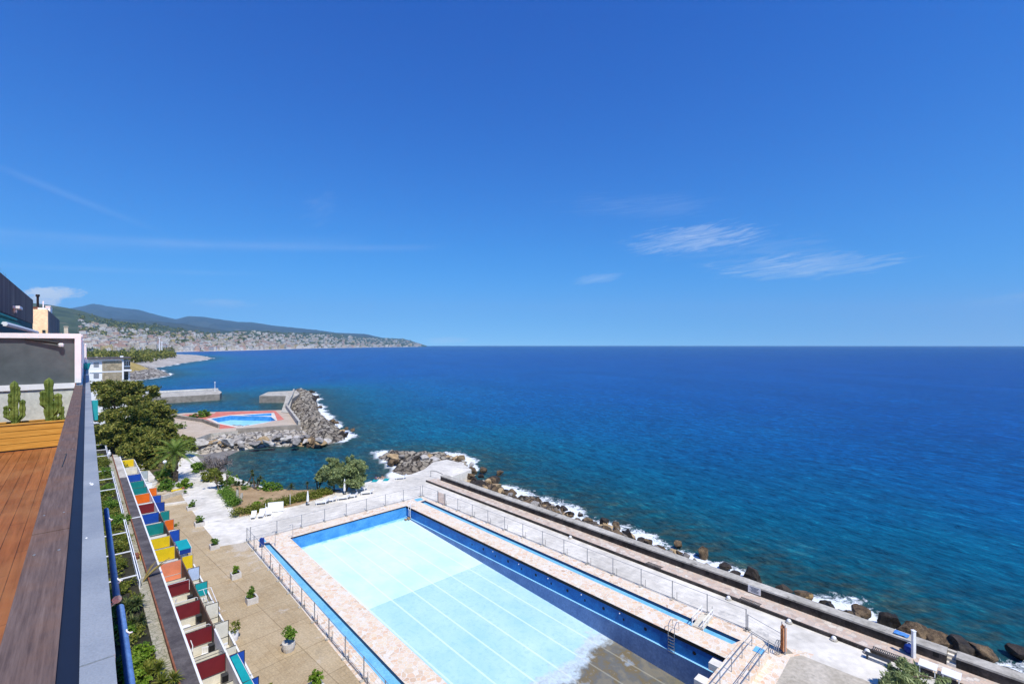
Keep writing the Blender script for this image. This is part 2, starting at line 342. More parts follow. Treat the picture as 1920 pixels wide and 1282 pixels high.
scn.camera = co
vs = scn.view_settings; vs.view_transform = 'Standard'; vs.look = 'None'; vs.exposure = EXPO; vs.gamma = 1
scn.cycles.max_bounces = 6; scn.cycles.diffuse_bounces = 3; scn.cycles.transparent_max_bounces = 8

# ---------------------------------------------------------------- shoreline, land
SHORE = []
def xy(v): return (v[0], v[1])
def px(pts, z=0.0): return [xy(G(a, b, z)) for a, b in pts]
def pip(x, y, poly):
    ins = False; n = len(poly); j = n - 1
    for i in range(n):
        xi, yi = poly[i]; xj, yj = poly[j]
        if (yi > y) != (yj > y) and x < (xj - xi) * (y - yi) / (yj - yi) + xi: ins = not ins
        j = i
    return ins
def segdist(px_, py_, polys, closed=True):
    """distance of numpy points to polylines"""
    d = np.full(px_.shape, 1e9)
    for poly in polys:
        a = np.array(poly); b = np.roll(a, -1, axis=0)
        if not closed: a, b = a[:-1], b[:-1]
        for (ax, ay), (bx, by) in zip(a, b):
            vx, vy = bx - ax, by - ay; L = vx * vx + vy * vy + 1e-9
            t = np.clip(((px_ - ax) * vx + (py_ - ay) * vy) / L, 0, 1)
            d = np.minimum(d, np.hypot(px_ - ax - t * vx, py_ - ay - t * vy))
    return d
def mound(name, poly, z0, slope, hmax, amp, res, mat, nscale=.25, label=None, cat=None, seed=0.0):
    xs = [p[0] for p in poly]; ys = [p[1] for p in poly]
    nx = int((max(xs) - min(xs)) / res) + 3; ny = int((max(ys) - min(ys)) / res) + 3
    gx, gy = np.meshgrid(min(xs) - res + np.arange(nx) * res, min(ys) - res + np.arange(ny) * res)
    d = segdist(gx.ravel(), gy.ravel(), [poly]).reshape(gx.shape)
    mb = MB(); ids = -np.ones(gx.shape, int); ins = np.zeros(gx.shape, bool)
    for j in range(ny):
        for i in range(nx): ins[j, i] = pip(gx[j, i], gy[j, i], poly)
    vs = []; fs = []
    for j in range(ny):
        for i in range(nx):
            if ins[max(0, j - 1):j + 2, max(0, i - 1):i + 2].any():
                x, y = gx[j, i], gy[j, i]
                if ins[j, i]:
                    n_ = noise.fractal(Vector((x * nscale, y * nscale, seed)), 1.0, 2.0, 5)
                    r_ = 1 - abs(noise.noise(Vector((x * nscale * .7, y * nscale * .7, seed + 5)))) * 2
                    z = z0 + min(d[j, i] * slope, hmax) + amp * (n_ * .8 + r_ * .4) * min(1, d[j, i] / (2 * res))
                else: z = z0 - .8
                ids[j, i] = len(vs); vs.append((x, y, z))
    for j in range(ny - 1):
        for i in range(nx - 1):
            q = (ids[j, i], ids[j, i + 1], ids[j + 1, i + 1], ids[j + 1, i])
            if min(q) >= 0 and ins[j:j + 2, i:i + 2].any(): fs.append(q)
    mb.add(vs, fs); o = mb.build(name, mat)
    if label: tag(o, label, cat)
    else: struct(o)
    return o

WA, WB = G(826, 900, .25), G(1874, 1281, .25)               # inner foot of the sea wall
WD = (WB - WA); WL = WD.length; WD = WD / WL
WN = Vector((WD.y, -WD.x, 0)); WN = WN if WN.dot(NV) > 0 else -WN
def W(t, n, z): q = WA + WD * (t * WL) + WN * n; return Vector((q.x, q.y, z))

deckM = [xy(W(1.75, 1.5, 0)), xy(W(-.01, 1.5, 0))] + px([(884, 880), (868, 869), (838, 861), (812, 866), (795, 880), (760, 893), (715, 896), (690, 903), (640, 914), (590, 922), (540, 919), (490, 911), (455, 900), (430, 890), (400, 880), (380, 868), (366, 852), (352, 838), (318, 830), (262, 800), (215, 776)]) \
    + [xy(P(175, 30, 0)), xy(P(175, -30, 0)), xy(P(-50, -30, 0)), xy(P(-50, 40, 0))]
SHORE.append(deckM)
# the swimming pool and its side channels
FL, FR, NR = G(544, 1008), G(762, 948), G(1362, 1234)
LU = (NR - FR); PL = LU.length; LU /= PL                     # along the pool towards the camera
LN = (FL - FR); PWD = LN.length; LN /= PWD                   # across, away from the sea
NL = FL + LU * (PL - .4) + (G(840, 1282) - FL).normalized() * 0
dl = (G(840, 1282) - FL).normalized(); NL = FL + dl * PL
pool_xy = [xy(FL), xy(FR), xy(NR), xy(NL)]
chL = px([(493, 1018), (505, 1016.5), (760, 1282), (722, 1282)]); 
def ext(a, b, k): return (a[0] + (b[0] - a[0]) * k, a[1] + (b[1] - a[1]) * k)
chL[2] = ext(chL[1], chL[2], 1.25); chL[3] = ext(chL[0], chL[3], 1.25)
chR = px([(788, 940.5), (797, 937.8), (1389, 1200), (1372, 1207)])
vsD, fsD = fill(deckM, [pool_xy, chL, chR], 0.0)
mb = MB(); mb.add(vsD, fsD)
n = len(deckM)
mb.add([(p[0], p[1], 0) for p in deckM] + [(p[0], p[1], -6) for p in deckM], [(i, (i + 1) % n, n + (i + 1) % n, n + i) for i in range(n)])
struct(mb.build('pool_deck', M['concrete']))
# pink crazy paving round the pool (with the same openings)
cop = px([(465, 1013.5), (792, 931), (1400, 1180), (1440, 1205)]) + [xy(NR + LU * 5 - LN * 6), xy(NL + LU * 2), xy(NL + LU * 2 + LN * 5.2)]
v_, f_ = fill(cop, [pool_xy, chL, chR], .008)
mb = MB(); mb.add(v_, f_); struct(mb.build('stone_paving', M['coping']))

# ---- pool
def poolfloor_mat():
    m, nt, b = newmat('pale_pool_floor'); g = nt.nodes.new('ShaderNodeNewGeometry')
    # along = metres from the shallow end, across = metres from the sea side wall
    def dotc(vec, org):
        d = nt.nodes.new('ShaderNodeVectorMath'); d.operation = 'SUBTRACT'; nt.links.new(g.outputs['Position'], d.inputs[0]); d.inputs[1].default_value = org
        e = nt.nodes.new('ShaderNodeVectorMath'); e.operation = 'DOT_PRODUCT'; nt.links.new(d.outputs[0], e.inputs[0]); e.inputs[1].default_value = vec
        return e.outputs['Value']
    al = dotc(LU, FR); ac = dotc(LN, FR); v = pos(nt)
    nb = noisetex(nt, v, .22, 6, .65); nf = noisetex(nt, v, 2.2, 5, .65)
    c1 = ramp(nt, nb, [(.3, (.50, .74, .81)), (.7, (.66, .83, .86))]); st1 = noisetex(nt, pos2(nt, TH, (.35, 1, 1)), 1.0, 6, .7); c1 = mixc(nt, ramp(nt, st1, [(.55, (0, 0, 0)), (.75, (.6,) * 3)]), c1, (.42, .67, .79))
    c2 = ramp(nt, nb, [(.3, (.35, .60, .75)), (.7, (.50, .71, .81))])
    c2 = mixc(nt, ramp(nt, nf, [(.5, (0, 0, 0)), (.75, (.8,) * 3)]), c2, (.30, .54, .71))
    br = nt.nodes.new('ShaderNodeTexBrick'); nt.links.new(pos(nt, (1, 1, 1), TH), br.inputs['Vector']); br.inputs['Scale'].default_value = 1; br.inputs['Brick Width'].default_value = 2.6; br.inputs['Row Height'].default_value = 1.3; br.offset = .5
    br.inputs['Color1'].default_value = (1, 1, 1, 1); br.inputs['Color2'].default_value = (.965, .975, .985, 1); br.inputs['Mortar'].default_value = (.9, .94, .96, 1); br.inputs['Mortar Size'].default_value = .02
    c2 = mixc(nt, 1.0, c2, br.outputs[0], 'MULTIPLY')
    c = mixc(nt, math_(nt, 'GREATER_THAN', al, PL * .385), c1, c2)
    # blue paint run down on the floor by the shallow wall
    ed = math_(nt, 'ADD', al, math_(nt, 'MULTIPLY', math_(nt, 'SUBTRACT', noisetex(nt, v, .9, 5, .7), .5), 3.0))
    c = mixc(nt, ramp(nt, math_(nt, 'MULTIPLY', ed, .3), [(.12, (.8,) * 3), (.34, (0, 0, 0))]), c, (.10, .42, .74))
    # lane lines
    fr = math_(nt, 'DIVIDE', ac, PWD); ln = math_(nt, 'ABSOLUTE', math_(nt, 'SUBTRACT', math_(nt, 'FRACT', math_(nt, 'DIVIDE', math_(nt, 'ADD', fr, .053), .151)), .5))
    li = math_(nt, 'MULTIPLY', math_(nt, 'LESS_THAN', ln, .036), math_(nt, 'GREATER_THAN', al, 1.6))
    c = mixc(nt, math_(nt, 'MULTIPLY', li, .42), c, (.82, .9, .9))
    # dried up puddle of dirt at the deep end
    jag = math_(nt, 'MULTIPLY', math_(nt, 'SUBTRACT', noisetex(nt, v, .42, 8, .7), .5), 6.0)
    dd = math_(nt, 'ADD', math_(nt, 'SUBTRACT', al, math_(nt, 'MULTIPLY', ac, .10)), jag)
    rim = ramp(nt, math_(nt, 'MULTIPLY', math_(nt, 'SUBTRACT', dd, PL * .735), .3), [(.05, (0, 0, 0)), (.25, (.6,) * 3)])
    c = mixc(nt, rim, c, ramp(nt, nf, [(.4, (.62, .66, .68)), (.62, (.46, .42, .36))]))
    dn = noisetex(nt, v, .5, 6, .6)
    dirt = ramp(nt, dn, [(.3, (.16, .16, .14)), (.42, (.21, .19, .14)), (.5, (.14, .145, .135)), (.6, (.18, .14, .07)), (.7, (.28, .33, .38))])
    dirt = mixc(nt, ramp(nt, math_(nt, 'MULTIPLY', math_(nt, 'SUBTRACT', dd, PL * .85), .12), [(.2, (0, 0, 0)), (.9, (.8,) * 3)]), dirt, (.13, .115, .03))
    dirt = mixc(nt, math_(nt, 'MULTIPLY', math_(nt, 'LESS_THAN', ln, .03), .45), dirt, (.42, .4, .3))
    c = mixc(nt, ramp(nt, math_(nt, 'MULTIPLY', math_(nt, 'SUBTRACT', dd, PL * .765), .4), [(.05, (0, 0, 0)), (.4, (1, 1, 1))]), c, dirt)
    nt.links.new(c, b.inputs['Base Color']); b.inputs['Roughness'].default_value = .6
    return m
M['pool_pale'] = poolfloor_mat()
pool = empty('swimming_pool', FR, 'large empty swimming pool with pale blue floor, white lane lines and a dirty deep end', 'swimming pool')
DS, DE, DL = -1.74, -3.95, -1.6                              # shallow, deep, ledge levels
def V(p, z): return Vector((p[0], p[1], z))
mb = MB()
A = [V(FL, DS), V(FR, DS), V(NR, DE), V(NL, DE)]
k = 24
for i in range(k):
    t0, t1 = i / k, (i + 1) / k
    mb.quad(A[1].lerp(A[2], t0), A[0].lerp(A[3], t0), A[0].lerp(A[3], t1), A[1].lerp(A[2], t1))
mb.build('floor', M['pool_pale'], pool)
mb = MB(); mb.quad(V(FR, DS), V(FL, DS), V(FL, -.12), V(FR, -.12)); mb.quad(V(NL, DE), V(NR, DE), V(NR, -.12), V(NL, -.12)); mb.quad(V(FL, DS), V(NL, DE), V(NL, -.12), V(FL, -.12))
mb.build('end_wall', M['blue_paint'], pool)
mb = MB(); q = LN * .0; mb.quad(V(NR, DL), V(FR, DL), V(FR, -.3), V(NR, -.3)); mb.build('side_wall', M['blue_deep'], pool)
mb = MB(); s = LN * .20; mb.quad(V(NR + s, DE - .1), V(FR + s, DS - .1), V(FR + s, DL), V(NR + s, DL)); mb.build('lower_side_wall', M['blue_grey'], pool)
mb = MB(); mb.quad(V(NR, DL), V(NR + s, DL), V(FR + s, DL), V(FR, DL)); mb.build('ledge', M['ledge'], pool)
mb = MB()
lip = LN * .03
mb.box((FR + NR) / 2 + lip * .5 + Vector((0, 0, -.16)), PL / 2, .04, .14, 0, (LU, LN, ZV))
mb.box((FL + FR) / 2 + LU * .03 + Vector((0, 0, -.06)), PWD / 2, .03, .06, 0, (LN, -LU, ZV))
mb.build('overflow_gutter', M['black'], pool)
for i in range(19):                                          # round inlets with a runny stain below
    c = V(FR + LU * (PL * (.1 + .047 * i)) + LN * .012, -.85 - .12 * (i % 2)); r = .1 if i % 2 else .17
    seg = 10; vv = [c + (LU * math.cos(6.2832 * a / seg) * r + ZV * math.sin(6.2832 * a / seg) * r * (1.0 + .5 * (i % 2))) for a in range(seg)]
    if i > 4: mb = MB(); mb.add(vv, [tuple(range(seg))]); mb.build('inlet', M['black'], pool)
for i in range(5): mb = MB(); mb.lathe([(.04, -.05), (.07, 0), (.04, .07)], V(FR + LU * (PL * (.42 + .094 * i)) + LN * .03, -.55), 8); mb.build('wall_lamp', M['white'], pool)

def channel(name, pts, label, end_dark=False):
    r = empty(name, (pts[0][0], pts[0][1], 0), label, 'foot bath')
    mb = MB(); z = -.32
    mb.add([(p[0], p[1], z) for p in pts], [(0, 1, 2, 3)] if True else []); mb.build('basin_floor', M['blue_light'], r)
    mb = MB()
    for i in range(4):
        a, b = pts[i], pts[(i + 1) % 4]; mb.quad((a[0], a[1], z), (b[0], b[1], z), (b[0], b[1], .0), (a[0], a[1], .0))
    mb.build('basin_wall', M['navywall'], r)
    return r
M['navywall'] = flat('dark_blue_lip', (.02, .07, .16), .5)
channel('foot_bath', chL, 'long narrow blue foot bath between the left fence and the pool')
channel('foot_bath', chR, 'long narrow blue foot bath between the pool and the fence on the sea side')
for (pp, lb) in (([(484, 1012), (496, 1010), (500, 1015), (489, 1017)], 'small square blue foot bath at the near left corner of the far fence'), ([(776, 935.5), (789, 932.5), (794, 936.5), (782, 939.5)], 'small square pale blue foot bath in the far right fence corner')):
    q = px(pp, .03); mb = MB(); mb.prism(q, .0, .03); o = mb.build('foot_bath', M['blue_light']); tag(o, lb, 'foot bath')

# ---- raised block at the deep end with starting platforms
zb = .55
blk = px([(1362, 1232), (1390, 1199), (1398, 1201), (1443, 1221)], zb) 
c2 = Vector((blk[3][0], blk[3][1], 0)); dd = LN
blk += [xy(c2 + LN * 14 + LU * .0), xy(Vector((blk[0][0], blk[0][1], 0)) + LN * 14)]
mb = MB(); mb.prism(blk, .01, zb); plat = empty('start_platform', (blk[0][0], blk[0][1], 0), 'raised stone paved platform with starting blocks at the deep end of the pool', 'platform')
mb.build('stone_base', [M['coping']], plat)
for i in range(5):
    c = Vector((blk[0][0], blk[0][1], 0)) + LN * (1.35 + 2.65 * i) - LU * .32; mb = MB(); mb.box(c + ZV * .36, .42, .42, .27, 0, (LU, LN, ZV)); mb.build('starting_block', M['concrete'], plat)
q = px([(1411, 1219), (1417.5, 1210.5), (1434.5, 1218), (1427, 1226.5)], zb)
mb = MB(); mb.prism(q, zb + .004, zb + .03, 0); o = tag(mb.build('foot_bath', M['blue_light']), 'tiny square blue foot bath sunk in the raised stone platform', 'foot bath')
# wooden bridge over the right channel
b0, b1 = G(1308, 1178), G(1326, 1156); mb = MB(); r = empty('channel_bridge', b0, 'short white footbridge with side rails crossing the right foot bath', 'bridge')
ax = (b1 - b0).normalized(); bx = Vector((ax.y, -ax.x, 0)); L = (b1 - b0).length
mb.box((b0 + b1) / 2 + ZV * .1, L / 2, .5, .05, 0, (ax, bx, ZV)); mb.build('plank_deck', M['cream'], r)
for s_ in (-1, 1):
    mb = MB(); e0 = b0 + bx * .5 * s_; e1 = b1 + bx * .5 * s_
    mb.tube([e0 + ZV * .9, e1 + ZV * .9], .05, 6); mb.tube([e0 + ZV * .5, e1 + ZV * .5], .03, 6)
    for e in (e0, e1, (e0 + e1) / 2): mb.tube([e + ZV * .05, e + ZV * .9], .035, 6)
    mb.build('rail', M['white_metal'], r)
# ladders
def ladder(p, label, depth, mat):
    r = empty('pool_ladder', p, label, 'ladder')
    for s_ in (-.3, .3):
        c = p + LU * s_; mb = MB()
        mb.tube([V(c - LN * .75, .02), V(c - LN * .7, .75), V(c - LN * .3, .95), V(c + LN * .1, .7), V(c + LN * .16, -.2), V(c + LN * .16, -depth)], .035, 6); mb.build('handrail', mat, r)
    for i in range(6):
        mb = MB(); z = -.3 - i * (depth - .4) / 5.5; mb.box(V(p + LN * .16, z), .28, .06, .025, 0, (LU, LN, ZV)); mb.build('step', mat, r)
ladder(FR + LU * (PL * .905), 'steel ladder on the shaded side wall near the starting blocks', 1.9, M['steel'])
ladder(FR + LU * 1.2, 'white ladder at the far right corner of the pool', 1.4, M['white_metal'])
def shower(p, label):
    r = empty('pool_shower', p, label, 'shower'); mb = MB(); mb.tube([p, p + ZV * 1.9, p + ZV * 2.0 + LN * .1, p + ZV * 1.95 + LN * .35], .035, 6); mb.build('pipe', M['grey_metal'], r)
    mb = MB(); mb.lathe([(.03, .06), (.1, 0)], p + ZV * 1.88 + LN * .35, 8); mb.build('shower_head', M['grey_metal'], r)
shower(G(516, 1024), 'thin shower pipe standing at the far end of the left foot bath')
shower(G(549, 1010), 'small handrail like shower by the far left corner of the pool')
# blue pump box
p = G(491, 1026); r = empty('control_box', p, 'small dark blue box on a post at the head of the left foot bath', 'box')
mb = MB(); mb.box(p + ZV * .75, .22, .18, .45); mb.build('cabinet', M['canvas']['navy'], r); mb = MB(); mb.tube([p, p + ZV * .3], .06); mb.build('post', M['grey_metal'], r)

# ---------------------------------------------------------------- sea wall, promenade
mb = MB(); pr = [xy(W(-.03, -3.0, 0)), xy(W(-.03, .6, 0)), xy(W(1.75, .6, 0)), xy(W(1.75, -2.65, 0))]
c0, c1 = G(800, 900, .25), G(1806, 1282, .25)
cd = (c1 - c0); c2_ = c0 + cd * 1.8
pr = [xy(c0), xy(W(-.02, .5, 0)), xy(W(1.75, .5, 0)), xy(c2_)]
mb.prism(pr, .004, .25); struct(mb.build('promenade', M['promenade']))
cl = cd.length; cdn = cd / cl; cn = Vector((cdn.y, -cdn.x, 0)); cn = cn if cn.dot(WN) > 0 else -cn
kerb = empty('promenade_kerb', c0, 'long dark stone kerb edging the sea promenade', 'kerb')
mb = MB(); mb.box(c0 + cd * .9 - cn * .11 + ZV * (-.25 + .15), cl * .9, .10, .15, 0, (cdn, cn, ZV)); mb.build('kerb_stone', M['concrete_dark'], kerb)
def K(x, y, n=0.0, z=.02):
    q = G(x, y, .2); t = (q - c0).dot(cdn); r_ = c0 + cdn * t + cn * n; return Vector((r_.x, r_.y, z))
wall = empty('sea_wall', WA, 'long grey concrete sea wall with a pale flat top along the promenade', 'wall')
ZW = 1.12
gap = .945                                                   # steps break the wall here
def t_of(x, y, z=.25): return (G(x, y, z) - WA).dot(WD) / WL
tg0, tg1 = t_of(1775, 1243), t_of(1793, 1250)
for (a, b) in ((0, tg0), (tg1, 1.75)):
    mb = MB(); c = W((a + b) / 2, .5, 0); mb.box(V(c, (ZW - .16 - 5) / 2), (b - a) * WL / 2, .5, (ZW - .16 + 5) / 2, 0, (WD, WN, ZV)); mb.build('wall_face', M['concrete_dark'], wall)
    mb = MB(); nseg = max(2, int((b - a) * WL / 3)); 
    for i in range(nseg):
        ta, tb = a + (b - a) * i / nseg, a + (b - a) * (i + 1) / nseg; c = W((ta + tb) / 2, .56, 0)
        mb.box(V(c, ZW - .08 + .006 * (i % 3)), (tb - ta) * WL / 2 - .004, .60, .08, 0, (WD, WN, ZV))
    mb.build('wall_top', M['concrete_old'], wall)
mb = MB()
for (x, y) in [(900, 927), (945, 943), (1000, 964), (1015, 968), (1060, 985), (1130, 1010), (1196, 1035), (1280, 1066), (1325, 1083), (1362, 1092), (1479, 1133), (1592, 1173), (1756, 1233)]:
    t = t_of(x, y); c = W(t, -.004, .72); mb.box(c, .19, .02, .17, 0, (WD, WN, ZV))
mb.build('wall_niche', M['black'], wall)
st = empty('wall_steps', W((tg0 + tg1) / 2, .2, .25), 'short flight of pale concrete steps through the sea wall', 'steps')
for i in range(4):
    mb = MB(); c = W((tg0 + tg1) / 2, .1 + .3 * i, .25 + .11 + .2 * i); mb.box(c, (tg1 - tg0) * WL / 2 - .01, .15, .11, 0, (WD, WN, ZV)); mb.build('step', M['slab' if i % 2 else 'concrete'], st)
t = t_of(1418, 1111); sg = empty('notice_board', W(t, -.03, .7), 'white notice board fixed to the inner face of the sea wall', 'sign')
mb = MB(); mb.box(W(t, -.05, .72), .62, .02, .36, 0, (WD, WN, ZV)); mb.build('board', M['white'], sg)
mb = MB()
for i in range(5): mb.box(W(t + (.03 if i == 4 else 0) / WL, -.075, .96 - .11 * i), .45 - .09 * (i % 3), .004, .022, 0, (WD, WN, ZV))
mb.build('lettering', M['dark_metal'], sg)
# things by the wall
p = W(t_of(1692, 1204), .5, ZW); mb = MB()
for i in range(6):
    for j in range(4):
        def hh(a, b): return .06 + .12 * noise.noise(Vector((a * .9, b * 1.1, 3))) + .05
        c = [(a, b) for a, b in ((i, j), (i + 1, j), (i + 1, j + 1), (i, j + 1))]
        mb.quad(*[p + WD * (a * .17 - .5) + WN * (b * .16 - .3) + ZV * (hh(a, b)) for a, b in c])
o = mb.build('beach_towel', pmat('blue_towel', (.06, .22, .6), (.12, .34, .72), 4, .9), None, True); tag(o, 'crumpled bright blue towel left on top of the sea wall', 'towel')
p = W(t_of(1706, 1222), -.35, .25); r = empty('beach_bag', p, 'dark blue bag leaning against the sea wall behind the white post', 'bag')
mb = MB(); mb.lathe([(.22, 0), (.36, .1), (.4, .35), (.33, .6), (.15, .72)], p, 10); mb.build('bag_body', M['canvas']['navy'], r, True)
mb = MB(); mb.tube([p + WD * a * .2 + ZV * (.65 + .25 * math.sin(a * 1.57 + 1.57)) for a in (-1, -.5, 0, .5, 1)], .03); mb.build('handle', M['white'], r)
p = G(1713, 1232, .25); r = empty('white_post', p, 'plain square white post standing on the promenade beside the blue bag', 'post')
mb = MB(); mb.box(p + ZV * 1.1, .11, .11, 1.1); mb.build('shaft', M['white'], r); mb = MB(); mb.box(p + ZV * 2.22, .14, .14, .02); mb.build('cap', M['white_metal'], r)
p = G(1646, 1241); r = empty('low_bench', p, 'low dark slatted bench on the concrete next to the kerb', 'bench')
ax_ = (cdn, cn, ZV); mb = MB(); [mb.box(p + cn * (.12 * i - .18) + ZV * .42, .85, .05, .025, 0, ax_) for i in range(4)]; mb.build('seat', M['dark_metal'], r)
for s_ in (-.7, .7): mb = MB(); mb.box(p + cdn * s_ + ZV * .2, .04, .2, .2, 0, ax_); mb.build('leg', M['dark_metal'], r)
for i, (x, y) in enumerate([(1740, 1262), (1784, 1279)]):
    p = G(x, y, 0); r = empty('white_table', p, ['square white plastic table half hidden behind the pine top', 'small pale blue table under the pine at the right edge'][i], 'table')
    mb = MB(); mb.box(p + ZV * .7, .55, .55, .025, 0, ax_); mb.build('tabletop', M['white'], r)
    for a in (-1, 1):
        for b in (-1, 1): mb = MB(); mb.tube([p + cdn * a * .45 + cn * b * .45, p + cdn * a * .45 + cn * b * .45 + ZV * .68], .03); mb.build('leg', M['white'], r)
# kerb lamps and drain grates
first = None
for i, (x, y, lb) in enumerate([(1067, 1007, 'farthest low dome lamp on the kerb'), (1368, 1118, 'low dome lamp on the kerb opposite the notice board'), (1482, 1160, 'low dome lamp on the kerb straight above the orange gate'), (1567, 1190, 'low dome lamp on the kerb, middle of the near ones'), (1629, 1214, 'low dome lamp on the kerb nearest the dark bench')]):
    p = K(x, y, -.42)
    if first is None:
        first = empty('kerb_lamp', (0, 0, 0), lb, 'lamp', 'dome lamps along the promenade kerb')
        mb = MB(); mb.lathe([(.3, 0), (.3, .08), (.2, .12)], (0, 0, 0), 12); mb.build('base', M['concrete_old'], first)
        mb = MB(); mb.lathe([(.2, .12), (.19, .24), (.12, .33), (.03, .36)], (0, 0, 0), 12); mb.build('dome', M['white'], first, True); first.location = p
    else: dup(first, p, 0, lb)
for i, (x, y, lb) in enumerate([(1225, 1061, 'farthest dark drain grate beside the kerb'), (1408, 1127, 'dark drain grate beside the kerb below the notice board'), (1662, 1226, 'dark drain grate beside the kerb near the bench')]):
    p = K(x, y, .35, .252); mb = MB(); [mb.box(p + cdn * (.12 * j - .9) + ZV * .012, .03, .22, .012, 0, (cdn, cn, ZV)) for j in range(16)]
    mb.box(p + cn * .25 + ZV * .012, .98, .03, .014, 0, (cdn, cn, ZV)); mb.box(p - cn * .25 + ZV * .012, .98, .03, .014, 0, (cdn, cn, ZV)); tag(mb.build('drain_grate', M['dark_metal']), lb, 'drain')
# sheets on the deck: tiled terrace, worn slab
ter = px([(297, 903), (338, 925), (352, 945), (380, 985), (412, 1024), (461, 1016)]) + [xy(P(-20, 16.15, 0)), xy(P(-20, 6.5, 0)), xy(P(95, 6.5, 0))]
mb = MB(); v_, f_ = fill(ter, [], .006); mb.add(v_, f_); struct(mb.build('tiled_terrace', M['tile_beige']))
sl_ = [xy(V(G(1455, 1282), 0)), xy(G(1482, 1231)), xy(G(1503, 1228)), xy(G(1640, 1282)), xy(G(1700, 1330)), xy(G(1420, 1330))]
mb = MB(); v_, f_ = fill(sl_, [], .013); mb.add(v_, f_); struct(mb.build('worn_slab', M['slab']))

# ---------------------------------------------------------------- far side of the cove, breakwaters, coast
# second bathing platform
S2 = px([(296, 786), (312, 778), (345, 774), (430, 771), (527, 768.5), (548, 775), (561, 795), (447, 803), (446, 807), (395, 812), (350, 828), (300, 830), (240, 815), (235, 790)], .35)
SHORE.append(S2)
tanm = pmat('tan_terrace', (.50, .40, .30), (.60, .50, .39), .3, .85)
p2 = px([(396, 785), (432, 779), (508, 781), (517, 788), (455, 799), (445, 799), (412, 793)], .35)
kd = px([(455, 778), (509, 774.5), (509, 779.5), (475, 780)], .35)
redp = px([(340, 777), (402, 775), (405, 772.2), (516, 769.5), (533, 786), (457, 800), (411, 804), (410, 794), (375, 785)], .35)
v_, f_ = fill(S2, [p2, kd], .35); n = len(S2)
mb = MB(); mb.add(v_, f_); mb.add([(p[0], p[1], .35) for p in S2] + [(p[0], p[1], -5) for p in S2], [(i, (i + 1) % n, n + (i + 1) % n, n + i) for i in range(n)], 1)
struct(mb.build('bathing_terrace', [tanm, M['concrete_old']]))
v_, f_ = fill(redp, [p2, kd], .36); mb = MB(); mb.add(v_, f_); struct(mb.build('red_paving', pmat('red_paving', (.60, .15, .11), (.72, .25, .18), .5, .8)))
whp = px([(386, 785), (430, 778), (452, 776.5), (514, 773.5), (520, 788), (455, 801), (444, 801), (408, 794)], .35)
v_, f_ = fill(whp, [p2, kd], .37); mb = MB(); mb.add(v_, f_); struct(mb.build('white_paving', M['concrete']))
for (pp, lb, dz) in ((p2, 'distant blue bathing pool with angled sides set in red paving across the cove', 1.6), (kd, 'small distant paddling pool beside the larger angled pool across the cove', .9)):
    r = empty('bathing_pool', (pp[0][0], pp[0][1], .35), lb, 'swimming pool'); mb = MB(); v_, f_ = fill(pp, [], .35 - dz); mb.add(v_, f_); mb.build('floor', M['floor2'] if False else pmat('light_pool_floor', (.25, .62, .86), (.42, .78, .90), .15, .5), r)
    mb = MB(); m_ = len(pp)
    for i in range(m_):
        a, b = pp[i], pp[(i + 1) % m_]; mb.quad((a[0], a[1], .35 - dz), (b[0], b[1], .35 - dz), (b[0], b[1], .35), (a[0], a[1], .35))
    mb.build('side_wall', M['blue_paint'], r)
def lowwall(name, pts, z0, h, th, mat, label, cat='wall'):
    """wall along a line of world points, mitred enough for low garden walls"""
    mb = MB(); pts = [Vector((p[0], p[1], 0)) for p in pts]
    for a, b in zip(pts[:-1], pts[1:]):
        d_ = (b - a).normalized(); mb.box((a + b) / 2 + ZV * (z0 + h / 2), (b - a).length / 2 + th * .45, th / 2, h / 2, 0, (d_, Vector((-d_.y, d_.x, 0)), ZV))
    return tag(mb.build(name, mat), label, cat)
M['stonewall'] = pmat('grey_stone_wall', (.25, .22, .18), (.37, .325, .27), .6, .95, .4)
lowwall('stone_wall', px([(446, 806), (561, 799)], .35), -1.5, 2.3, .8, M['stonewall'], 'dark grey retaining wall below the distant angled pool')
lowwall('stone_wall', px([(561, 798), (537, 765), (548, 744), (551, 734)], .4), .0, 1.9, .7, M['concrete_old'], 'pale parapet wall along the distant breakwater path')
lowwall('stone_wall', px([(318, 782), (380, 791), (410, 802)], .35), .3, 1.1, .5, M['stonewall'], 'grey low wall on the left of the distant red paving')
arm = px([(486, 742), (503, 734.5), (556, 732), (562, 738), (548, 747), (543, 766), (548, 775), (527, 772), (534, 752), (536, 742)], .5)
SHORE.append(arm); mb = MB(); mb.prism(arm, -5, .5, 0, 1); tag(mb.build('breakwater', [M['concrete_old'], M['stonewall']]), 'grey concrete breakwater arm beyond the distant angled pool', 'breakwater')
rk = px([(549, 733), (572, 732), (588, 739), (597, 757), (600, 772), (615, 787), (642, 806), (650, 824), (620, 833), (588, 836), (560, 820), (552, 800), (543, 780), (541, 765)], SEA)
SHORE.append(rk); mound('rock_outcrop', rk, SEA - .2, .42, 2.7, 1.5, .8, M['rubble_grey'], .35, 'big layered rock outcrop on the sea side of the distant breakwater', 'rock')
rev = px([(360, 812), (446, 806), (562, 800), (585, 812), (600, 834), (560, 838), (500, 837), (445, 846), (385, 856), (352, 846)], SEA)
SHORE.append(rev); mound('rubble_slope', rev, SEA - .2, .4, 2.5, .9, .7, M['rubble_pale'], .5)
bch = px([(352, 846), (385, 850), (440, 840), (500, 833), (520, 834), (500, 838), (455, 845), (430, 856), (428, 868), (440, 890), (400, 895), (360, 870)], SEA)
SHORE.append(bch); mound('gravel_beach', bch, SEA - .15, .16, 2.4, .1, 1.2, M['gravel'], .3)
